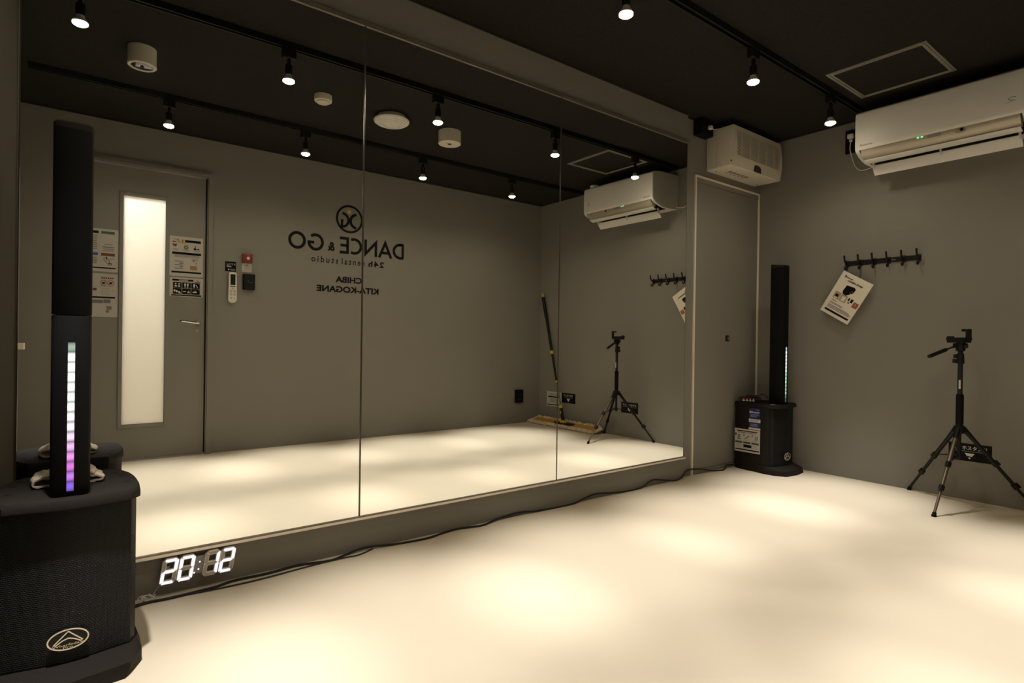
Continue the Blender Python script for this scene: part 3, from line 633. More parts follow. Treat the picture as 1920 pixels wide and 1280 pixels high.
for lx in (-AW + 0.055, 0.0, AW - 0.055):
    bm = nb(); prism(bm, [(-0.215, 0.02), (-0.200, 0.02), (-0.190, -0.045), (-0.205, -0.045)], lx - 0.005, lx + 0.005, 'x'); obj('louvre_arm', bm, WHITE, lv, smooth=False)
bm = nb(); prism(bm, [(-0.155, 0.004), (-0.02, 0.001), (-0.02, 0.010), (-0.155, 0.014)], -AW + 0.03, AW - 0.03, 'x'); obj('bottom_plate', bm, WHITE, ac)
pt = thing('power_outlet', 'black outlet plate with white plug at the left of the air conditioner', 'outlet', (XR, -0.628, 2.228), ROT_FARWALL)
ob = outlet_plate(pt, 0.070, 0.160, 0.012)
AO = -(-0.636 - AY); ZO = 2.30 - AZ
bm = nb(); rbox(bm, AO - 0.020, AO + 0.018, -0.042, -0.0125, ZO + 0.024, ZO + 0.054, 0.004, 1); rbox(bm, AO - 0.009, AO + 0.009, -0.038, -0.018, ZO, ZO + 0.024, 0.003, 1); plg = obj('plug', bm, WHITE, ac)
bm = nb(); tube(bm, [(AO + p[0], p[1], ZO + p[2]) for p in [(0, -0.028, 0.004), (-0.004, -0.028, -0.05), (0.012, -0.026, -0.12), (0.030, -0.022, -0.175), (0.060, -0.02, -0.205), (0.10, -0.02, -0.208), (0.16, -0.02, -0.195), (0.20, -0.02, -0.20)]], 0.0035, 8); obj('power_cord', bm, CORDW, ac)

# ------------------------------------------------------------------ louvred ventilation unit above the storage door
PX0, PX1 = 3.535, 4.165
vu = thing('ventilation_unit', 'white louvred wall unit mounted above the storage door', 'ventilation unit', ((PX0 + PX1) / 2, RY, 2.115))
hw = (PX1 - PX0) / 2
bm = nb(); rbox(bm, -hw, hw, -0.205, -0.006, 0.002, 0.283, 0.012, 3); bd = obj('housing', bm, OFFW, vu)
bm = nb(); box(bm, -hw - 0.0008, hw + 0.0008, -0.083, -0.081, 0.012, 0.273); obj('side_seam', bm, INKL, bd, smooth=False)
bm = nb(); rbox(bm, -hw + 0.004, hw - 0.004, -0.010, 0, 0.006, 0.275, 0.003, 1); obj('back_plate', bm, OFFW, vu)
bm = nb()
fr = [(-hw + 0.004, 0.004), (hw - 0.004, 0.004), (hw - 0.004, 0.281), (-hw + 0.004, 0.281)]
def bulge(z): return -0.205 - 0.016 * math.sin(PI * min(max((z - 0.0) / 0.285, 0), 1))
zs = [0.006 + 0.273 * i / 12 for i in range(13)]
def strip(bm, x0, x1, z0, z1, n=8):
    zz = [z0 + (z1 - z0) * i / n for i in range(n + 1)]
    prism(bm, [(bulge(z), z) for z in zz] + [(-0.200, z) for z in zz[::-1]], x0, x1, 'x')
strip(bm, -hw + 0.002, -hw + 0.032, 0.006, 0.279, 10); strip(bm, hw - 0.032, hw - 0.002, 0.006, 0.279, 10)
strip(bm, -hw + 0.032, hw - 0.032, 0.240, 0.279, 4)
strip(bm, -hw + 0.032, -0.055, 0.006, 0.075, 4); strip(bm, 0.045, hw - 0.032, 0.006, 0.075, 4); strip(bm, -0.055, 0.045, 0.058, 0.075, 2)
fr = obj('front_frame', bm, OFFW, vu)
bm = nb()
for k in range(19):
    z = 0.0795 + k * 0.0086
    y = bulge(z); box(bm, -hw + 0.032, hw - 0.032, y + 0.001, y + 0.0045, z - 0.0020, z + 0.0020)
for k in range(5):
    x = -hw + 0.10 + k * 0.107; box(bm, x - 0.0015, x + 0.0015, -0.216, -0.206, 0.075, 0.240)
obj('grille_slats', bm, OFFW, vu, smooth=False, kind='stuff')
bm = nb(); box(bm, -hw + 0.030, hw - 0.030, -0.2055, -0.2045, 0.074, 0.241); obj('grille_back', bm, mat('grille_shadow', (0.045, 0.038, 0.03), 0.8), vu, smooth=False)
bm = nb(); poly(bm, [(-0.055, 0.008), (0.045, 0.008), (0.045, 0.040)] + arc(-0.005, 0.030, 0.050, 0.028, 20, 160, 14) + [(-0.055, 0.040)], -0.2056, 0.002); obj('control_window', bm, mat('dark_control', (0.05, 0.042, 0.03), 0.3), vu, smooth=False)
bm = nb()
for q in range(5): box(bm, -0.20 + q * 0.05, -0.165 + q * 0.05, -0.12, -0.095, 0.0012, 0.0022); box(bm, -0.20 + q * 0.05, -0.175 + q * 0.05, -0.085, -0.075, 0.0012, 0.0022)
obj('underside_print', bm, INKG, vu, smooth=False)
bm = nb()
for q in (-0.27, 0.27): cyl(bm, (q, -0.05, 0.0025), (q, -0.05, -0.001), 0.005, n=10)
obj('fixing_screws', bm, INKG, vu)
bm = nb(); cyl(bm, (-hw - 0.002, -0.195, 0.035), (-hw + 0.006, -0.195, 0.035), 0.006, n=12); obj('side_button', bm, CHROME, vu)
bm = nb(); tube(bm, [(-hw + 0.03, -0.10, 0.283), (-hw + 0.03, -0.10, 0.300), (-hw + 0.06, -0.10, 0.300), (-hw + 0.06, -0.10, 0.283)], 0.004, 8, 3, False); obj('top_hook', bm, ALUD, vu)
bm = nb(); tube(bm, [(-hw - 0.002, -0.012, 0.06), (-hw - 0.010, -0.014, 0.09), (-hw - 0.010, -0.014, 0.14), (-hw - 0.002, -0.012, 0.17)], 0.003, 8); obj('side_cord', bm, CORDW, vu)
pt = thing('junction_box', 'black wall outlet box with a white plug beside the louvred unit', 'outlet', (3.445, RY, 2.335))
bm = nb(); rbox(bm, -0.066, 0.066, -0.070, 0, 0, 0.105, 0.004, 1); bx0 = obj('box', bm, BLKM, pt)
VO = 3.455 - (PX0 + PX1) / 2; VZ = 2.385 - 2.115
bm = nb(); rbox(bm, VO - 0.014, VO + 0.014, -0.098, -0.0705, VZ - 0.014, VZ + 0.012, 0.004, 1); obj('plug', bm, CORDW, vu)
bm = nb(); tube(bm, [(VO + p[0], p[1], VZ + p[2]) for p in [(0.012, -0.088, 0.0), (0.035, -0.088, -0.008), (0.065, -0.090, 0.002), (0.10, -0.092, 0.014), (0.13, -0.085, 0.018)]], 0.003, 8); obj('power_cord', bm, CORDW, vu)

# ------------------------------------------------------------------ hook rail and hanging sheet
HY0, HZ = -0.612, 1.472
hk = thing('hook_rail', 'black wall rail with six coat hooks', 'coat rack', (XR, HY0, HZ), ROT_FARWALL)
bm = nb(); rbox(bm, -0.008, 0.436, -0.008, 0, -0.016, 0.016, 0.002, 1); bar = obj('bar', bm, BLK, hk)
text('maker_print', 'Basis', bar, INKL, 0.275, 0.297, -0.004, 0.004, -0.0082)
for lx in (0.045, 0.385):
    bm = nb(); cyl(bm, (lx, -0.008, 0), (lx, -0.0095, 0), 0.005, n=10); obj('screw', bm, BLKM, bar)
for k in range(6):
    lx = 0.004 + k * 0.0845
    bm = nb(); rbox(bm, lx - 0.010, lx + 0.010, -0.013, 0, -0.024, 0.020, 0.004, 2)
    tube(bm, [(lx, -0.010, 0.004), (lx, -0.030, 0.002), (lx, -0.048, 0.018), (lx, -0.054, 0.040), (lx, -0.056, 0.052)], 0.0058, 10)
    tube(bm, [(lx, -0.010, -0.012), (lx, -0.018, -0.034), (lx, -0.028, -0.044), (lx, -0.040, -0.040), (lx, -0.044, -0.028)], 0.0052, 10)
    obj('hook', bm, BLK, hk)
sg = thing('instruction_sheet', 'laminated instruction sheet hanging askew by one corner from the hook rail', 'sheet', (XR - 0.050, -0.616, 1.408), (0.02, math.radians(31), -PI / 2))
# local origin at the pierced corner; sheet runs right and down
bm = nb(); wS, hS = 0.216, 0.305
nx, nz = 8, 10
def bend(x, z): return -0.0 - 0.010 * max(0, (-z / hS)) ** 2 * (x / wS) - 0.004 * math.sin(PI * x / wS)
rows = []
for j in range(nz + 1):
    z = 0.012 - hS * j / nz; rows.append([(0.0 - 0.010 + wS * i / nx, z) for i in range(nx + 1)])
V = [[bm.verts.new((p[0], bend(p[0], p[1]), p[1])) for p in r] for r in rows]
B = [[bm.verts.new((p[0], bend(p[0], p[1]) + 0.0012, p[1])) for p in r] for r in rows]
for j in range(nz):
    for i in range(nx):
        bm.faces.new((V[j][i], V[j][i + 1], V[j + 1][i + 1], V[j + 1][i])); bm.faces.new((B[j][i], B[j + 1][i], B[j + 1][i + 1], B[j][i + 1]))
for j in range(nz):
    bm.faces.new((V[j][0], V[j + 1][0], B[j + 1][0], B[j][0])); bm.faces.new((V[j][nx], B[j][nx], B[j + 1][nx], V[j + 1][nx]))
for i in range(nx):
    bm.faces.new((V[0][i], B[0][i], B[0][i + 1], V[0][i + 1])); bm.faces.new((V[nz][i], V[nz][i + 1], B[nz][i + 1], B[nz][i]))
obj('sheet', bm, LAM, sg)
def onsheet(o, up=0.0012):
    for v in o.data.vertices: v.co.y = v.co.y + bend(v.co.x, v.co.z) - up
    return o
def PS(name, m, fn):
    bm = nb(); fn(bm, 0.0)
    bmesh.ops.subdivide_edges(bm, edges=[e for e in bm.edges if e.calc_length() > 0.03], cuts=5, use_grid_fill=True)
    return onsheet(obj(name, bm, m, sg, smooth=False))
t_ = text('brand_line', 'Bluetooth', sg, BLUE, 0.034, 0.078, -0.022, -0.012, 0, bold=0.02); onsheet(t_)
PS('round_logo', BLUEB, lambda b, y: ribbon(b, arc(0.024, -0.016, 0.005, 0.007, 0, 330, 12), 0.004, y, closed=True))
t_ = text('model_line', 'UGREEN BT506', sg, INK, 0.050, 0.158, -0.041, -0.029, 0, bold=0.03); onsheet(t_)
PS('product_drawing', INK, lambda b, y: poly(b, [(0.062, -0.066), (0.115, -0.058), (0.130, -0.068), (0.126, -0.096), (0.092, -0.130), (0.066, -0.126), (0.058, -0.110)], y))
PS('product_lights', WPRINT, lambda b, y: [quad(b, 0.114, 0.118, -0.091, -0.087, y - 0.0006), quad(b, 0.107, 0.111, -0.103, -0.099, y - 0.0006)])
PS('picture_backing', mat('tan_print', (0.36, 0.30, 0.20), 0.4), lambda b, y: [quad(b, 0.018, 0.062, -0.178, -0.128, y), quad(b, 0.066, 0.112, -0.178, -0.128, y)])
PS('picture_dark', INK, lambda b, y: [quad(b, 0.028, 0.050, -0.162, -0.144, y - 0.0006), quad(b, 0.120, 0.130, -0.154, -0.132, y), quad(b, 0.138, 0.154, -0.158, -0.132, y), quad(b, 0.126, 0.138, -0.168, -0.160, y)])
PS('picture_light', LAM, lambda b, y: [quad(b, 0.078, 0.102, -0.172, -0.140, y - 0.0006), quad(b, 0.026, 0.050, -0.174, -0.166, y - 0.0006)])
PS('orange_square', ORANGE, lambda b, y: quad(b, 0.162, 0.198, -0.180, -0.142, y))
PS('orange_mark', YEL, lambda b, y: quad(b, 0.177, 0.182, -0.164, -0.147, y - 0.0006))
PS('small_print', INKG, lambda b, y: [lines(b, 0.022, 0.065, -0.200, -0.190, 1, y, 0.1), lines(b, 0.020, 0.12, -0.220, -0.206, 2, y, 0.2), lines(b, 0.018, 0.196, -0.252, -0.226, 3, y, 0.15)])
PS('footer_bar', INK, lambda b, y: quad(b, 0.012, 0.192, -0.272, -0.259, y))
bm = nb(); tube(bm, [(0.004 * math.cos(a) , 0.004, 0.008 + 0.008 * math.sin(a)) for a in [2 * PI * i / 12 for i in range(13)]], 0.0016, 6, 1, False); obj('ring', bm, CHROME, sg)

# ------------------------------------------------------------------ signs low on the far wall
def wsign(lab, y0, y1, z0, z1, m, name='sign'):
    t = thing(name, lab, 'sign', (XR, (y0 + y1) / 2, z0), ROT_FARWALL, 'small signs low on the far wall')
    w = abs(y1 - y0); sheet(t, w, z1 - z0, m, 0.002, bv=0.001); return t, w, z1 - z0
t, w_, h_ = wsign('small black sign behind the phone tripod', -1.205, -1.412, 0.232, 0.336, INK)
text('lettering', 'スマホスタンド', t, WPRINT, -0.085, 0.083, 0.066, 0.090, -0.0021, bold=0.015)
P('divider', INKL, lambda b, y: quad(b, -0.085, 0.085, 0.057, 0.059, y), t, -0.0021)
P('arrow', WPRINT, lambda b, y: poly(b, [(-0.024, 0.047), (0.024, 0.047), (0, 0.012)], y), t, -0.0021)
t, w_, h_ = wsign('small black sign with a white arrow beside the mop handle', -2.052, -2.262, 0.248, 0.354, INK)
text('lettering', 'フロアモップ', t, WPRINT, -0.072, 0.072, 0.068, 0.092, -0.0021, bold=0.015)
P('divider', INKL, lambda b, y: quad(b, -0.060, 0.060, 0.057, 0.059, y), t, -0.0021)
P('arrow', WPRINT, lambda b, y: poly(b, [(-0.026, 0.046), (0.026, 0.046), (0, 0.014)], y), t, -0.0021)
t, w_, h_ = wsign('white printed notice behind the mop handle', -2.268, -2.506, 0.192, 0.352, PAPER)
P('header_bar', INK, lambda b, y: quad(b, -0.095, 0.095, 0.096, 0.112, y), t, -0.0021)
P('footer_bar', INK, lambda b, y: [quad(b, -0.105, 0.105, 0.012, 0.022, y), quad(b, -0.09, -0.03, 0.028, 0.034, y)], t, -0.0021)
P('small_print', INKG, lambda b, y: [lines(b, -0.09, 0.09, 0.116, 0.140, 2, y), lines(b, -0.09, 0.095, 0.040, 0.088, 4, y)], t, -0.0021)

# ------------------------------------------------------------------ tripod
TPX, TPY = 4.053, -1.306
tp = thing('phone_tripod', 'black phone tripod with spread legs standing by the far wall', 'tripod', (TPX, TPY, 0))
for k, (fx, fy) in enumerate([(-0.372, 0.010), (0.176, 0.300), (0.176, -0.310)]):
    a = Vector((fx, fy, 0)); dr = a.normalized()
    top = dr * 0.028 + Vector((0, 0, 0.432)); ft = a + Vector((0, 0, 0.012))
    p1 = top.lerp(ft, 0.42); p2 = top.lerp(ft, 0.70); ax = (ft - top).normalized(); sd = ax.cross(Vector((0, 0, 1))).normalized()
    bm = nb(); cyl(bm, top, p1, 0.0115, n=12); cyl(bm, p1, p2, 0.0092, n=12); cyl(bm, p2, ft, 0.0070, n=12)
    lg_ = obj('leg', bm, BRONZE if k == 0 else BLK, tp)
    bm = nb(); cyl(bm, top - ax * 0.02, top + ax * 0.055, 0.0145, 0.0125, 12); obj('hinge', bm, BLK, lg_)
    for c in (p1, p2):
        bm = nb(); cyl(bm, c - ax * 0.014, c + ax * 0.014, 0.0145, n=12)
        o3 = c + sd.cross(ax) * 0.014; cyl(bm, o3 - ax * 0.014, o3 + ax * 0.016, 0.006, 0.008, 8); obj('clamp', bm, BLK, lg_)
    bm = nb(); cyl(bm, ft - ax * 0.012, a + Vector((0, 0, 0.006)), 0.010, 0.011, 12); lathe(bm, [(0.011, 0.010), (0.013, 0.004), (0.011, 0.0)], 14, a); obj('foot', bm, BLKM, lg_)
    bm = nb(); q = top.lerp(ft, 0.40); cyl(bm, (0, 0, 0.292), q, 0.0035, n=8); obj('brace', bm, BLK, tp)
bm = nb(); cyl(bm, (0, 0, 0.27), (0, 0, 0.44), 0.0095, n=16); cyl(bm, (0, 0, 0.268), (0, 0, 0.30), 0.014, n=16); obj('lower_column', bm, BLK, tp)
bm = nb(); lathe(bm, [(0.020, 0.415), (0.034, 0.425), (0.034, 0.440), (0.028, 0.448), (0.028, 0.455), (0.018, 0.462), (0.016, 0.475)], 24); obj('collar', bm, BLK, tp)
bm = nb(); cyl(bm, (0, 0, 0.470), (0, 0, 0.635), 0.0185, n=20); cyl(bm, (0, 0, 0.635), (0, 0, 0.640), 0.0165, n=20); obj('grip_sleeve', bm, BLKM, tp)
bm = nb(); cyl(bm, (0, 0, 0.63), (0, 0, 0.90), 0.0125, n=20); ccl = obj('column', bm, mat('blue_black_tube', (0.008, 0.011, 0.013), 0.35), tp)
bm = nb(); prism(bm, [(0.0130 * math.cos(a), 0.0130 * math.sin(a)) for a in [math.radians(165 + 7 * i) for i in range(7)]] + [(0.0115 * math.cos(a), 0.0115 * math.sin(a)) for a in [math.radians(207 - 7 * i) for i in range(7)]], 0.672, 0.722)
obj('label', bm, WPRINT, ccl, label='narrow white label')
bm = nb(); lathe(bm, [(0.0185, 0.815), (0.019, 0.82), (0.016, 0.872), (0.013, 0.875)], 20); rbox(bm, -0.012, 0.012, 0.014, 0.036, 0.818, 0.842, 0.003, 1); rbox(bm, -0.010, 0.010, 0.014, 0.032, 0.846, 0.868, 0.003, 1); obj('column_lock', bm, BLK, tp)
bm = nb(); lathe(bm, [(0.014, 0.885), (0.022, 0.89), (0.024, 0.92), (0.022, 0.936), (0.014, 0.942)], 20); cyl(bm, (0, -0.032, 0.918), (0, 0.034, 0.918), 0.014, n=16); hd = obj('pan_head', bm, BLK, tp)
bm = nb(); cyl(bm, (-0.015, 0.012, 0.920), (-0.105, 0.045, 0.892), 0.0045, n=10); hn = obj('pan_rod', bm, BLK, hd)
bm = nb(); tube(bm, [(-0.100, 0.043, 0.894), (-0.125, 0.052, 0.886), (-0.165, 0.067, 0.873), (-0.205, 0.081, 0.860), (-0.222, 0.087, 0.855)], 0.0105, 12); obj('pan_handle', bm, BLK, hd)
Mh = Matrix.Translation((0, 0, 0.945)) @ Matrix.Rotation(math.radians(-20), 4, 'Z')
bm = nb(); box(bm, -0.032, 0.032, -0.036, 0.056, -0.010, 0.004, Mh); box(bm, -0.026, 0.026, -0.044, 0.064, 0.004, 0.020, Mh); obj('phone_plate', bm, BLK, tp, smooth=False)
bm = nb(); box(bm, -0.016, 0.016, -0.048, -0.036, 0.004, 0.068, Mh); box(bm, -0.016, 0.016, -0.036, -0.014, 0.061, 0.068, Mh); box(bm, -0.016, 0.016, -0.019, -0.014, 0.054, 0.061, Mh); obj('phone_clamp_arm', bm, BLK, tp, smooth=False)
bm = nb(); box(bm, -0.020, 0.020, 0.050, 0.064, 0.002, 0.028, Mh); obj('phone_clamp_knob', bm, BLK, tp, smooth=False)

# ------------------------------------------------------------------ floor mop
MX, MY = 4.150, -2.13
mp = thing('floor_mop', 'wide dust mop with yellow pad leaning in the far corner', 'mop', (MX, MY, 0))
hub = Vector((0, 0, 0.052)); tipw = Vector((4.222 - MX, -2.585 - MY, 1.455)); ax = (tipw - hub).normalized(); Lm = (tipw - hub).length
def at(s): return hub + ax * s * Lm
bm = nb(); cyl(bm, at(0.012), at(0.060), 0.019, 0.017, 14); cyl(bm, at(0.060), at(0.115), 0.017, 0.019, 14); sgp = obj('socket_grip', bm, BLK, mp)
bm = nb(); cyl(bm, at(0.066) + Vector((-0.014, 0, 0)), at(0.082) + Vector((-0.014, 0, 0)), 0.007, n=10); obj('release_button', bm, YELP, sgp)
bm = nb(); cyl(bm, at(0.105), at(0.125), 0.021, n=16); obj('ring', bm, YELP, mp)
bm = nb(); cyl(bm, at(0.120), at(0.30), 0.0095, n=14); obj('steel_tube', bm, CHROME, mp)
bm = nb(); cyl(bm, at(0.295), at(0.307), 0.0145, n=16); obj('ring', bm, YELP, mp)
bm = nb(); cyl(bm, at(0.302), at(0.52), 0.0125, n=14); obj('black_tube', bm, BLK, mp)
bm = nb(); cyl(bm, at(0.512), at(0.535), 0.0185, n=16); obj('ring', bm, YELP, mp)
bm = nb(); cyl(bm, at(0.53), at(0.80), 0.0150, n=14); cyl(bm, at(0.80), at(0.965), 0.0185, n=16); obj('handle_grip', bm, BLK, mp)
bm = nb(); cyl(bm, at(0.962), at(0.978), 0.0185, n=16)
u_, w2 = frame_of(ax)
tube(bm, [at(0.99) + (Vector((0, 1, 0)) * math.cos(a) + ax * math.sin(a)) * 0.015 for a in [2 * PI * i / 14 for i in range(15)]], 0.0055, 8, 1, False); obj('hanging_loop', bm, YELP, mp)
bm = nb(); rbox(bm, -0.026, 0.022, -0.036, 0.036, 0.046, 0.076, 0.009, 2); obj('swivel', bm, YELP, mp); 
bm = nb(); rbox(bm, -0.022, 0.022, -0.13, 0.16, 0.040, 0.050, 0.003, 1); obj('mop_plate', bm, BLK, mp)
y0, y1 = -0.475, 0.485
def padz(x): return 0.020 + (x + 0.062) * 0.26
for ya, yb in ((y0, -0.10), (0.13, y1)):
    bm = nb(); N = 18
    V = [[bm.verts.new((x + 0.003 * math.sin(i * 1.7 + x * 40), ya + (yb - ya) * i / N, padz(x) + 0.006 + 0.003 * math.sin(i * 1.1 + x * 60))) for i in range(N + 1)] for x in (-0.058, -0.02, 0.02, 0.056)]
    B2 = [[bm.verts.new((x, ya + (yb - ya) * i / N, 0.003 if x < 0 else padz(x) - 0.012)) for i in range(N + 1)] for x in (-0.058, -0.02, 0.02, 0.056)]
    for q in range(3):
        for i in range(N):
            bm.faces.new((V[q][i], V[q][i + 1], V[q + 1][i + 1], V[q + 1][i])); bm.faces.new((B2[q][i], B2[q + 1][i], B2[q + 1][i + 1], B2[q][i + 1]))
    for i in range(N):
        bm.faces.new((V[0][i], B2[0][i], B2[0][i + 1], V[0][i + 1])); bm.faces.new((V[3][i], V[3][i + 1], B2[3][i + 1], B2[3][i]))
    for q in range(3):
        bm.faces.new((V[q][0], V[q + 1][0], B2[q + 1][0], B2[q][0])); bm.faces.new((V[q][N], B2[q][N], B2[q + 1][N], V[q + 1][N]))
    obj('mop_pad', bm, MOPC, mp)
bm = nb(); prism(bm, [(-0.058, padz(-0.058) - 0.014), (0.056, padz(0.056) - 0.014), (0.056, padz(0.056) + 0.005), (-0.058, padz(-0.058) + 0.005)], -0.10, 0.13, 'y'); obj('pad_centre', bm, mat('grey_cloth', (0.10, 0.085, 0.06), 0.9), mp, smooth=False)
bm = nb()
def strand(p, out, L, lift, r):
    q = [p, p + out * L * 0.45 + Vector((0, 0, lift)), p + out * L * 0.9 + Vector((random.uniform(-.006, .006), random.uniform(-.008, .008), lift * 0.2 - 0.006)), p + out * L * 0.55 + Vector((random.uniform(-.008, .008), random.uniform(-.01, .01), -0.012))]
    for v in q: v.z = max(v.z, r)
    tube(bm, q, r, 4, 2)
for k in range(520):
    y = random.uniform(y0 - 0.01, y1 + 0.01)
    strand(Vector((-0.056, y, random.uniform(0.012, 0.026))), Vector((-1, random.uniform(-.7, .7), 0)).normalized(), random.uniform(0.020, 0.040), random.uniform(0.002, 0.018), 0.0040)
for k in range(240):
    y = random.uniform(y0, y1)
    strand(Vector((0.052, y, padz(0.052) + 0.004)), Vector((random.uniform(0.1, 0.8), random.uniform(-.7, .7), 0.3)).normalized(), random.uniform(0.012, 0.026), random.uniform(0.004, 0.022), 0.0036)
for e, sg_ in ((y0, -1), (y1, 1)):
    for k in range(130):
        x = random.uniform(-0.06, 0.05)
        strand(Vector((x, e, padz(x))), Vector((random.uniform(-.6, .6), sg_, 0)).normalized(), random.uniform(0.02, 0.04), random.uniform(0.0, 0.012), 0.0030)
obj('fringe', bm, MOPF, mp, kind='stuff')

# ------------------------------------------------------------------ column loudspeakers
def led_mat(i, c, e):
    m = mat('led_%s' % i, (0.05, 0.05, 0.05), 0.4, emit=e, ecol=c); nt = m.node_tree
    tc = nt.nodes.new('ShaderNodeTexCoord'); sp = nt.nodes.new('ShaderNodeSeparateXYZ'); nt.links.new(tc.outputs['Generated'], sp.inputs[0])
    a = nt.nodes.new('ShaderNodeMath'); a.operation = 'MULTIPLY'; a.inputs[1].default_value = PI; nt.links.new(sp.outputs[2], a.inputs[0])
    b = nt.nodes.new('ShaderNodeMath'); b.operation = 'SINE'; nt.links.new(a.outputs[0], b.inputs[0])
    d = nt.nodes.new('ShaderNodeMath'); d.operation = 'MULTIPLY_ADD'; d.inputs[1].default_value = e * 0.75; d.inputs[2].default_value = e * 0.30; nt.links.new(b.outputs[0], d.inputs[0])
    nt.links.new(d.outputs[0], nt.nodes['Principled BSDF'].inputs['Emission Strength'])
    return m
def half(pts): return pts + [(-x, y) for x, y in pts[::-1] if abs(x) > 1e-6]
LID = half([(0.0, -0.362), (0.128, -0.338), (0.150, -0.312), (0.154, -0.22), (0.152, -0.14), (0.144, -0.085), (0.128, -0.035), (0.104, 0.0)])
def off(pts, d, cy=-0.18): return [(x * (1 - d / 0.15), cy + (y - cy) * (1 - d / 0.18)) for x, y in pts]
def widen(o, k=1.055):
    for v in o.data.vertices: v.co.x *= k
    return o
def speaker(label, loc, cols, rotz=0.0):
    t = thing('column_speaker', label, 'loudspeaker', loc, (0, 0, rotz), 'column loudspeakers')
    bm = nb(); bodyp = half([(0.0, -0.330), (0.126, -0.306), (0.143, -0.282), (0.147, -0.22), (0.146, -0.12), (0.140, -0.075), (0.124, -0.030), (0.100, -0.004)])
    prism(bm, bodyp, 0.050, 0.463); widen(obj('cabinet', bm, SPK, t))
    bm = nb()
    loft(bm, [[(x, y, z) for x, y in off(LID, o)] for o, z in ((0.004, 0.459), (0.0, 0.462), (0.0, 0.478), (0.006, 0.487))]); lid = widen(obj('lid', bm, SPK, t))
    for x, y in ((0.130, -0.22), (0.126, -0.12), (0.112, -0.07), (-0.130, -0.22), (-0.126, -0.12), (-0.112, -0.07)):
        bm = nb(); box(bm, x - 0.008, x + 0.008, y - 0.006, y + 0.006, 0.4868, 0.4874); obj('screw_recess', bm, BLKM, lid, smooth=False)
    rear = [(0.152, -0.20), (0.148, -0.12), (0.142, -0.075), (0.126, -0.030), (0.102, -0.002)]
    PL0 = half([(0.0, -0.418), (0.118, -0.402), (0.158, -0.330), (0.162, -0.25)] + rear)
    PL1 = half([(0.0, -0.412), (0.130, -0.388), (0.160, -0.325), (0.161, -0.25)] + rear)
    PL2 = half([(0.0, -0.350), (0.130, -0.326), (0.152, -0.295), (0.154, -0.24)] + rear)
    bm = nb(); loft(bm, [[(x, y, z) for x, y in p] for p, z in ((PL0, 0.0), (PL1, 0.020), (PL1, 0.034), (PL2, 0.054))]); widen(obj('plinth', bm, SPK, t), 1.03)
    fr_ = [(-0.142, -0.288), (-0.130, -0.312), (-0.06, -0.328), (0.0, -0.340), (0.06, -0.328), (0.130, -0.312), (0.142, -0.288)]
    bm = nb(); prism(bm, fr_ + [(x * 0.98, y + 0.012) for x, y in fr_[::-1]], 0.056, 0.458); g = widen(obj('grille', bm, GRILLE, t, label='perforated black metal front', ang=50))
    # oval badge
    bm = nb(); by = -0.3425; bz = 0.118
    poly(bm, arc(0, bz, 0.044, 0.027, 0, 352, 44), by + 0.004, 0.006); bd = obj('badge', bm, BLK, t, smooth=False)
    GOLD = mat('pale_gold', (0.75, 0.66, 0.50), 0.3, metal=0.5)
    bm = nb(); ribbon(bm, arc(0, bz, 0.0425, 0.0255, 0, 354, 60), 0.0032, by - 0.002, 0.0012, True); obj('badge_ring', bm, GOLD, bd, smooth=False)
    bm = nb(); ribbon(bm, [(-0.030, bz - 0.008), (-0.001, bz + 0.020), (0.001, bz + 0.020), (0.030, bz - 0.008), (0.026, bz - 0.010), (0.012, bz - 0.001), (0.0, bz + 0.003), (-0.012, bz - 0.001), (-0.026, bz - 0.010)], 0.0026, by - 0.002, 0.0012, True); obj('badge_chevron', bm, GOLD, bd, smooth=False)
    text('badge_lettering', 'Wharfedale', bd, GOLD, -0.033, 0.033, bz - 0.0165, bz - 0.0105, by - 0.002, 0.0008); text('badge_lettering', 'Pro', bd, GOLD, -0.010, 0.010, bz - 0.0225, bz - 0.0175, by - 0.002, 0.0008)
    # column
    def colp(hw_, f, k, s=0.0): return half([(0.0, f + s), (hw_ - 0.014 - s, f + s), (hw_ - 0.004 - s, f + 0.006), (hw_ - s, f + 0.018), (hw_ - s, k - 0.010), (hw_ - 0.010, k - s)])
    c0, k0 = -0.325, -0.222
    bm = nb(); loft(bm, [[(x, y, z) for x, y in colp(0.043, c0, k0, s)] for s, z in ((0.002, 0.4865), (0.0, 0.490), (0.0, 0.961), (0.001, 0.963))]); lc = obj('lower_column', bm, BLKM, t)
    bm = nb(); loft(bm, [[(x, y, z) for x, y in colp(0.043, c0, k0, s)] for s, z in ((0.001, 0.966), (0.0, 0.968), (0.0, 1.455), (0.0, 1.457))]); uc = obj('upper_column', bm, BLKM, t)
    bm = nb(); box(bm, -0.041, 0.041, c0 + 0.004, k0 - 0.002, 0.9625, 0.9665); obj('column_joint', bm, SPK, t, smooth=False)
    P0 = colp(0.0432, c0, k0); bm = nb()
    loft(bm, [[(x, y, 1.457) for x, y in P0], [(x, y, 1.470 if y < -0.275 else 1.480) for x, y in P0], [(x * 0.93, -0.275 + (y + 0.275) * 0.93, 1.474 if y < -0.275 else 1.484) for x, y in P0]]); obj('cap', bm, SPK, uc)
    bm = nb(); box(bm, -0.0085, 0.0085, c0 - 0.0006, c0 + 0.002, 0.497, 0.897); ch = obj('light_strip', bm, BLK, lc, smooth=False)
    n = len(cols); dz = 0.392 / n
    for i, (c, e) in enumerate(cols):
        z1_ = 0.893 - i * dz
        bm = nb(); box(bm, -0.0075, 0.0075, c0 - 0.0016, c0 - 0.0006, z1_ - dz * 0.99, z1_); obj('led_segment', bm, led_mat('%s_%d' % (label[:4].strip(), i), c, e), ch, smooth=False)
    return t
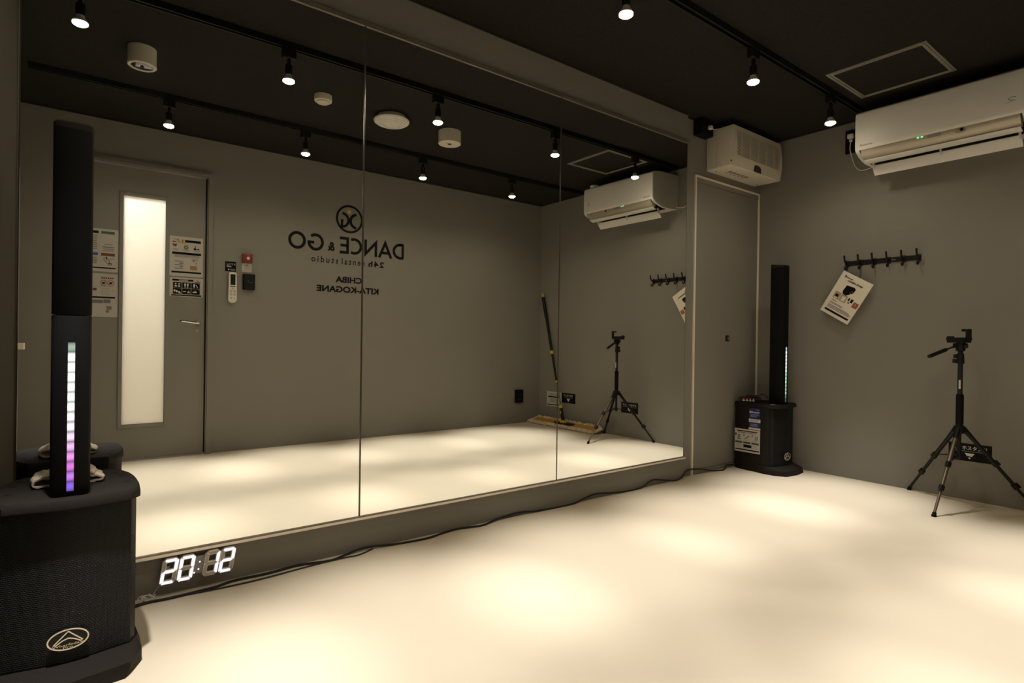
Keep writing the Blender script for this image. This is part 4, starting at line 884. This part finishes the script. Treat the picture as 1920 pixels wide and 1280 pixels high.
near_cols = [((0.55, 0.75, 0.60), 0.5), ((0.82, 0.95, 0.84), 1.3), ((0.90, 1.0, 0.92), 1.5), ((0.90, 1, 0.92), 1.5), ((0.88, 0.97, 0.88), 1.3), ((0.88, 0.95, 0.86), 1.3), ((0.92, 0.92, 0.90), 1.3),
             ((0.95, 0.88, 0.92), 1.2), ((0.95, 0.85, 0.95), 1.1), ((0.92, 0.68, 0.92), 1.0), ((0.85, 0.45, 0.86), 0.95), ((0.80, 0.28, 0.80), 0.95), ((0.72, 0.17, 0.74), 0.9), ((0.55, 0.18, 0.82), 0.9), ((0.25, 0.12, 0.85), 0.8)]
far_cols = [((0.55, 0.80, 0.90), 0.8)] + [((0.80, 1.0, 0.92), 1.3)] * 6 + [((0.55, 0.95, 0.62), 1.0)] * 3 + [((0.40, 0.85, 0.55), 0.8)] * 3 + [((0.20, 0.55, 0.42), 0.5), ((0.08, 0.25, 0.2), 0.4)]
NX, NY = 0.005, -0.112
sp1 = speaker('near black column speaker with pink and white light strip at the left', (NX, NY, 0), near_cols)
FX, FY = 4.034, 0.022
sp2 = speaker('distant black column speaker in the corner by the storage door', (FX, FY, 0), far_cols)
# stickers on the far speaker's left side (local -x side)
def sticker(lab, y0, y1, z0, z1, m):
    t = thing('sticker', lab, 'sticker', (FX - 0.1565, FY + (y0 + y1) / 2, z0), ROT_FARWALL, 'stickers on the far speaker')
    sheet(t, abs(y1 - y0), z1 - z0, m, 0.001, bv=0.001); return t
t = sticker('white instruction sticker with three numbered steps on the far speaker', -0.032, -0.226, 0.130, 0.296, PAPER)
P('heading', INK, lambda b, y: [quad(b, -0.080, 0.078, 0.147, 0.154, y), quad(b, -0.070, 0.070, 0.138, 0.141, y)], t, -0.0011)
for k, nn in enumerate('123'):
    x0 = -0.092 + k * 0.063
    text('step_number', nn, t, INK, x0, x0 + 0.009, 0.113, 0.132, -0.0011, bold=0.03)
    P('step_bar', TEAL, lambda b, y: quad(b, x0, x0 + 0.055, 0.062, 0.075, y), t, -0.0011)
P('round_logo', BLUE, lambda b, y: ribbon(b, arc(-0.063, 0.112, 0.006, 0.010, 0, 330, 14), 0.004, y, closed=True), t, -0.0011)
P('cable_drawing', INK, lambda b, y: [ribbon(b, [(-0.020, 0.092), (0.016, 0.120)], 0.0035, y), ribbon(b, [(0.063, 0.090), (0.063, 0.122)], 0.0035, y), ribbon(b, [(0.076, 0.092), (0.076, 0.124)], 0.0035, y), quad(b, -0.076, -0.050, 0.090, 0.095, y)], t, -0.0011)
P('device_drawing', INK, lambda b, y: quad(b, -0.028, 0.034, 0.034, 0.054, y), t, -0.0011)
P('footer_bar', INK, lambda b, y: quad(b, -0.092, 0.092, 0.012, 0.021, y), t, -0.0011)
P('small_print', INKL, lambda b, y: [lines(b, -0.020, 0.020, 0.080, 0.086, 1, y), lines(b, 0.040, 0.090, 0.080, 0.088, 2, y), lines(b, -0.09, -0.035, 0.030, 0.055, 3, y), lines(b, 0.04, 0.09, 0.030, 0.055, 3, y)], t, -0.0011)
t = sticker('tall blue sticker with white lettering on the far speaker', -0.142, -0.226, 0.300, 0.452, BLUE)
text('lettering', 'Bluetooth', t, WPRINT, -0.022, 0.036, 0.118, 0.130, -0.0011, bold=0.02)
P('round_logo', WPRINT, lambda b, y: ribbon(b, arc(-0.032, 0.124, 0.006, 0.007, 0, 330, 14), 0.003, y, closed=True), t, -0.0011)
P('small_print', mat('pale_blue_print', (0.25, 0.28, 0.42), 0.5), lambda b, y: [lines(b, -0.030, 0.030, 0.085, 0.108, 3, y), quad(b, 0.008, 0.034, 0.140, 0.144, y), lines(b, -0.03, 0.03, 0.018, 0.040, 3, y)], t, -0.0011)
P('white_band', WPRINT, lambda b, y: [quad(b, -0.0435, 0.0435, 0.052, 0.075, y), quad(b, -0.0435, 0.0435, 0.0, 0.012, y)], t, -0.0011)
P('band_print', INKG, lambda b, y: lines(b, -0.036, 0.036, 0.056, 0.071, 2, y, 0.1), t, -0.0013)
bm = nb(); box(bm, -0.145, -0.090, -0.300, -0.290, 0.4868, 0.4880); o = obj('lid_label', bm, WPRINT, sp2, smooth=False, label='small white strip on the lid edge')
# receiver on the far speaker
rc = thing('bluetooth_receiver', 'small black receiver with white buttons on top of the far speaker', 'receiver', (FX - 0.065, FY - 0.095, 0.4875), (0, 0, math.radians(-62)))
bm = nb(); rbox(bm, -0.072, 0.072, -0.045, 0.045, 0, 0.032, 0.004, 2); hb = obj('housing', bm, BLK, rc)
for k in range(4):
    bm = nb(); box(bm, -0.050 + k * 0.022, -0.034 + k * 0.022, -0.0465, -0.045, 0.006, 0.014); obj('button', bm, WPRINT, hb, smooth=False)
    bm = nb(); box(bm, -0.046 + k * 0.022, -0.038 + k * 0.022, -0.0462, -0.045, 0.018, 0.023); obj('indicator', bm, REDLED, hb, smooth=False)
bm = nb(); rbox(bm, -0.030, 0.055, -0.030, 0.035, 0.032, 0.048, 0.004, 2); obj('top_module', bm, BLK, rc)
bm = nb(); tube(bm, [(0.05, 0.02, 0.04), (0.075, 0.03, 0.055), (0.10, 0.02, 0.05), (0.12, 0.0, 0.03)], 0.003, 8); obj('lead', bm, CORD, rc)
cb = thing('speaker_cable', 'black cable looping down the right side of the far speaker', 'cable', (FX + 0.145, FY - 0.20, 0.2))
bm = nb(); tube(bm, [(-0.006, -0.03, 0.236), (0.012, -0.03, 0.215), (0.030, -0.035, 0.15), (0.040, -0.04, 0.08), (0.036, -0.04, 0.03), (0.016, -0.035, 0.0), (-0.004, -0.03, -0.006)], 0.0035, 8); obj('wire', bm, CORD, cb)
# folded cloth behind the near column
cl = thing('folded_cloth', 'folded beige cloth lying on the near speaker behind its column', 'cloth', (NX, NY, 0.4875))
def cloth(x0, x1, y0, y1, h, ph):
    bm = nb(); n = 26; m_ = 8; rings = []
    prof = []
    for i in range(n + 1): prof.append((x0 + 0.018 + (x1 - x0 - 0.018) * (1 - i / n), 0.003))
    for i in range(1, 12): a = -PI / 2 - PI * i / 12; prof.append((x0 + 0.018 + 0.018 * math.cos(a), 0.003 + h / 2 + h / 2 * math.sin(a)))
    for i in range(n + 1): prof.append((x0 + 0.018 + (x1 - x0 - 0.018) * i / n, h + 0.003 + 0.010 * math.sin(PI * i / n) + 0.0025 * math.sin(i * 1.1 + ph)))
    th = 0.0045; outer = prof; inner = []
    for i, p in enumerate(prof):
        a_, b_ = prof[max(i - 1, 0)], prof[min(i + 1, len(prof) - 1)]; dx, dz = b_[0] - a_[0], b_[1] - a_[1]; L_ = math.hypot(dx, dz) or 1
        inner.append((p[0] + dz / L_ * th, p[1] - dx / L_ * th))
    lp = outer + inner[::-1]
    for j in range(m_ + 1):
        y = y0 + (y1 - y0) * j / m_
        rings.append([(x + 0.003 * math.sin(j * 0.9 + x * 60), y + 0.006 * math.sin(x * 30 + ph), max(z + 0.0015 * math.sin(j * 1.3 + x * 90), 0.0005)) for x, z in lp])
    loft(bm, rings); return bm
obj('folded_layer', cloth(-0.086, 0.060, -0.192, -0.075, 0.026, 0.3), CLOTH, cl, ang=60)
bm = cloth(-0.070, 0.045, -0.188, -0.090, 0.016, 1.5)
for v in bm.verts: v.co = Vector((0.010 - v.co.x, v.co.y, v.co.z + 0.0005))
obj('folded_end', bm, CLOTH, cl, ang=60)

# ------------------------------------------------------------------ digital clock
ck = thing('digital_clock', 'white digital clock with glowing digits on the panel under the mirror', 'clock', (0.253, WY - 0.030, 0.043))
TAN = 0.165
def sh(x, z): return (x + z * TAN, z)
ON = {'2': 'abged', '0': 'abcdef', '1': 'bc'}
DW, DH = 0.0505, 0.088
for k, (ch_, x0) in enumerate(zip('2012', (0.0, 0.0525, 0.1335, 0.1855))):
    bm = nb(); w5 = 0.0135; x1 = x0 + DW; zm = DH / 2; c_ = 0.010
    # figure-eight body built from seven bars around two square openings
    def bar(pts): prism(bm, [sh(*p) for p in pts], 0.002, 0.014, 'y')
    bar([(x0 + c_, DH), (x1 - c_, DH), (x1, DH - c_), (x1 - w5, DH - w5), (x0 + w5, DH - w5), (x0, DH - c_)])
    bar([(x0 + c_, 0), (x0, c_), (x0 + w5, w5), (x1 - w5, w5), (x1, c_), (x1 - c_, 0)])
    bar([(x0, c_), (x0, DH - c_), (x0 + w5, DH - w5), (x0 + w5, w5)]); bar([(x1, c_), (x1 - w5, w5), (x1 - w5, DH - w5), (x1, DH - c_)])
    bar([(x0 + w5, zm - w5 / 2), (x1 - w5, zm - w5 / 2), (x1 - w5, zm + w5 / 2), (x0 + w5, zm + w5 / 2)])
    dg = obj('digit_body', bm, CLKBODY, ck, smooth=False)
    e = 0.0022; i_ = 0.0105; g_ = 0.0008; o_ = x0 + e; p_ = x1 - e; zb_ = e; zt_ = DH - e
    S7 = {'a': [(o_ + g_ + 0.004, zt_), (p_ - g_ - 0.004, zt_), (p_ - i_ - g_ + 0.002, zt_ - i_ + 0.002), (o_ + i_ + g_ - 0.002, zt_ - i_ + 0.002)],
          'd': [(o_ + g_ + 0.004, zb_), (o_ + i_ + g_ - 0.002, zb_ + i_ - 0.002), (p_ - i_ - g_ + 0.002, zb_ + i_ - 0.002), (p_ - g_ - 0.004, zb_)],
          'f': [(o_, zt_ - 0.004), (o_ + i_ - 0.001, zt_ - i_), (o_ + i_ - 0.001, zm + 0.006), (o_ + 0.003, zm + 0.001), (o_, zm + 0.004)],
          'e': [(o_, zb_ + 0.004), (o_, zm - 0.004), (o_ + 0.003, zm - 0.001), (o_ + i_ - 0.001, zm - 0.006), (o_ + i_ - 0.001, zb_ + i_)],
          'b': [(p_, zt_ - 0.004), (p_, zm + 0.004), (p_ - 0.003, zm + 0.001), (p_ - i_ + 0.001, zm + 0.006), (p_ - i_ + 0.001, zt_ - i_)],
          'c': [(p_, zb_ + 0.004), (p_ - i_ + 0.001, zb_ + i_), (p_ - i_ + 0.001, zm - 0.006), (p_ - 0.003, zm - 0.001), (p_, zm - 0.004)],
          'g': [(o_ + 0.005, zm), (o_ + i_ + 0.0, zm + 0.0045), (p_ - i_, zm + 0.0045), (p_ - 0.005, zm), (p_ - i_, zm - 0.0045), (o_ + i_, zm - 0.0045)]}
    for s_, pts in S7.items():
        bm = nb(); prism(bm, [sh(*p) for p in pts], 0.0005, 0.002, 'y'); lit = s_ in ON[ch_]
        obj('segment', bm, SEGON if lit else SEGOFF, dg, smooth=False, label='glowing white segment' if lit else None)
bm = nb(); prism(bm, [sh(0.099, 0.016), sh(0.139, 0.016), sh(0.139, 0.076), sh(0.099, 0.076)], 0.006, 0.012, 'y'); pl = obj('centre_plate', bm, CLKPLATE, ck, smooth=False)
for dx, dz in ((0.119, 0.056), (0.119, 0.030), (0.107, 0.020)):
    bm = nb(); c0_ = sh(dx, dz); prism(bm, arc(c0_[0], c0_[1], 0.0028, 0.0028, 0, 330, 12), 0.005, 0.006, 'y'); obj('colon_dot', bm, SEGON, pl, smooth=False)
bm = nb(); box(bm, 0.02, 0.035, 0.012, 0.030, 0.03, 0.06); box(bm, 0.20, 0.215, 0.012, 0.030, 0.03, 0.06); obj('wall_mount', bm, CLKPLATE, ck, smooth=False)
bm = nb(); tube(bm, [(0.012, 0.012, 0.01), (-0.004, 0.01, -0.012), (-0.016, 0.004, -0.026), (-0.028, -0.004, -0.034)], 0.0008, 6); obj('lead', bm, CORDW, ck)
wb = thing('wire_bundle', 'small tangle of white wire on the floor by the near speaker', 'cord', (0.212, -0.022, 0.0))
bm = nb(); pts = []
for i in range(46):
    a = i * 0.72; r = 0.010 + 0.005 * math.sin(i * 1.3)
    pts.append((-0.014 + 0.034 * (i / 46) + r * math.cos(a), -0.004 + 0.010 * math.sin(a * 0.7) - 0.008, 0.016 + 0.012 * math.sin(a) * (0.7 + 0.3 * math.cos(i))))
pts.append((0.030, 0.004, 0.012)); tube(bm, pts, 0.0016, 6, 4); obj('wire', bm, CORDW, wb)

# ------------------------------------------------------------------ long floor cable
path = [(0.10, -0.10, .005), (0.204, -0.050, .005), (0.285, -0.052, .005), (0.42, -0.045, .005), (0.498, -0.024, .005), (0.609, -0.030, .006), (0.733, -0.018, .006), (0.852, -0.042, .005), (0.93, -0.018, .006),
        (1.02, -0.006, .012), (1.149, -0.022, .005), (1.298, -0.038, .005), (1.40, -0.018, .005), (1.492, -0.010, .006), (1.613, -0.032, .005), (1.72, -0.006, .008), (1.86, -0.002, .016), (1.98, -0.008, .006), (2.223, -0.018, .005),
        (2.35, -0.006, .018), (2.45, -0.003, .026), (2.62, -0.008, .008), (2.82, -0.010, .006), (2.92, -0.003, .030), (2.97, -0.004, .036), (3.08, -0.006, .018), (3.19, -0.012, .005), (3.27, 0.0, .022), (3.33, 0.018, .040), (3.40, 0.018, .046), (3.52, 0.012, .030), (3.62, 0.010, .008),
        (3.72, -0.012, .005), (3.775, 0.0, .014), (3.80, 0.012, .024), (3.85, 0.014, .020), (3.90, 0.012, .018)]
fc = thing('floor_cable', 'long black cable running along the floor below the mirrors', 'cable', (2.0, -0.02, 0))
bm = nb(); tube(bm, [(x - 2.0, y + 0.02, z) for x, y, z in path], 0.0048, 8, 5); obj('wire', bm, CORD, fc)
bm = nb(); tube(bm, [(x - 2.0, -0.054 + 0.02 + 0.012 * math.sin(x * 9), 0.0035) for x in [0.15 + 0.055 * i for i in range(16)]] + [(-0.95, 0.005, 0.004)], 0.0028, 6, 4); obj('thin_wire', bm, CORD, fc)
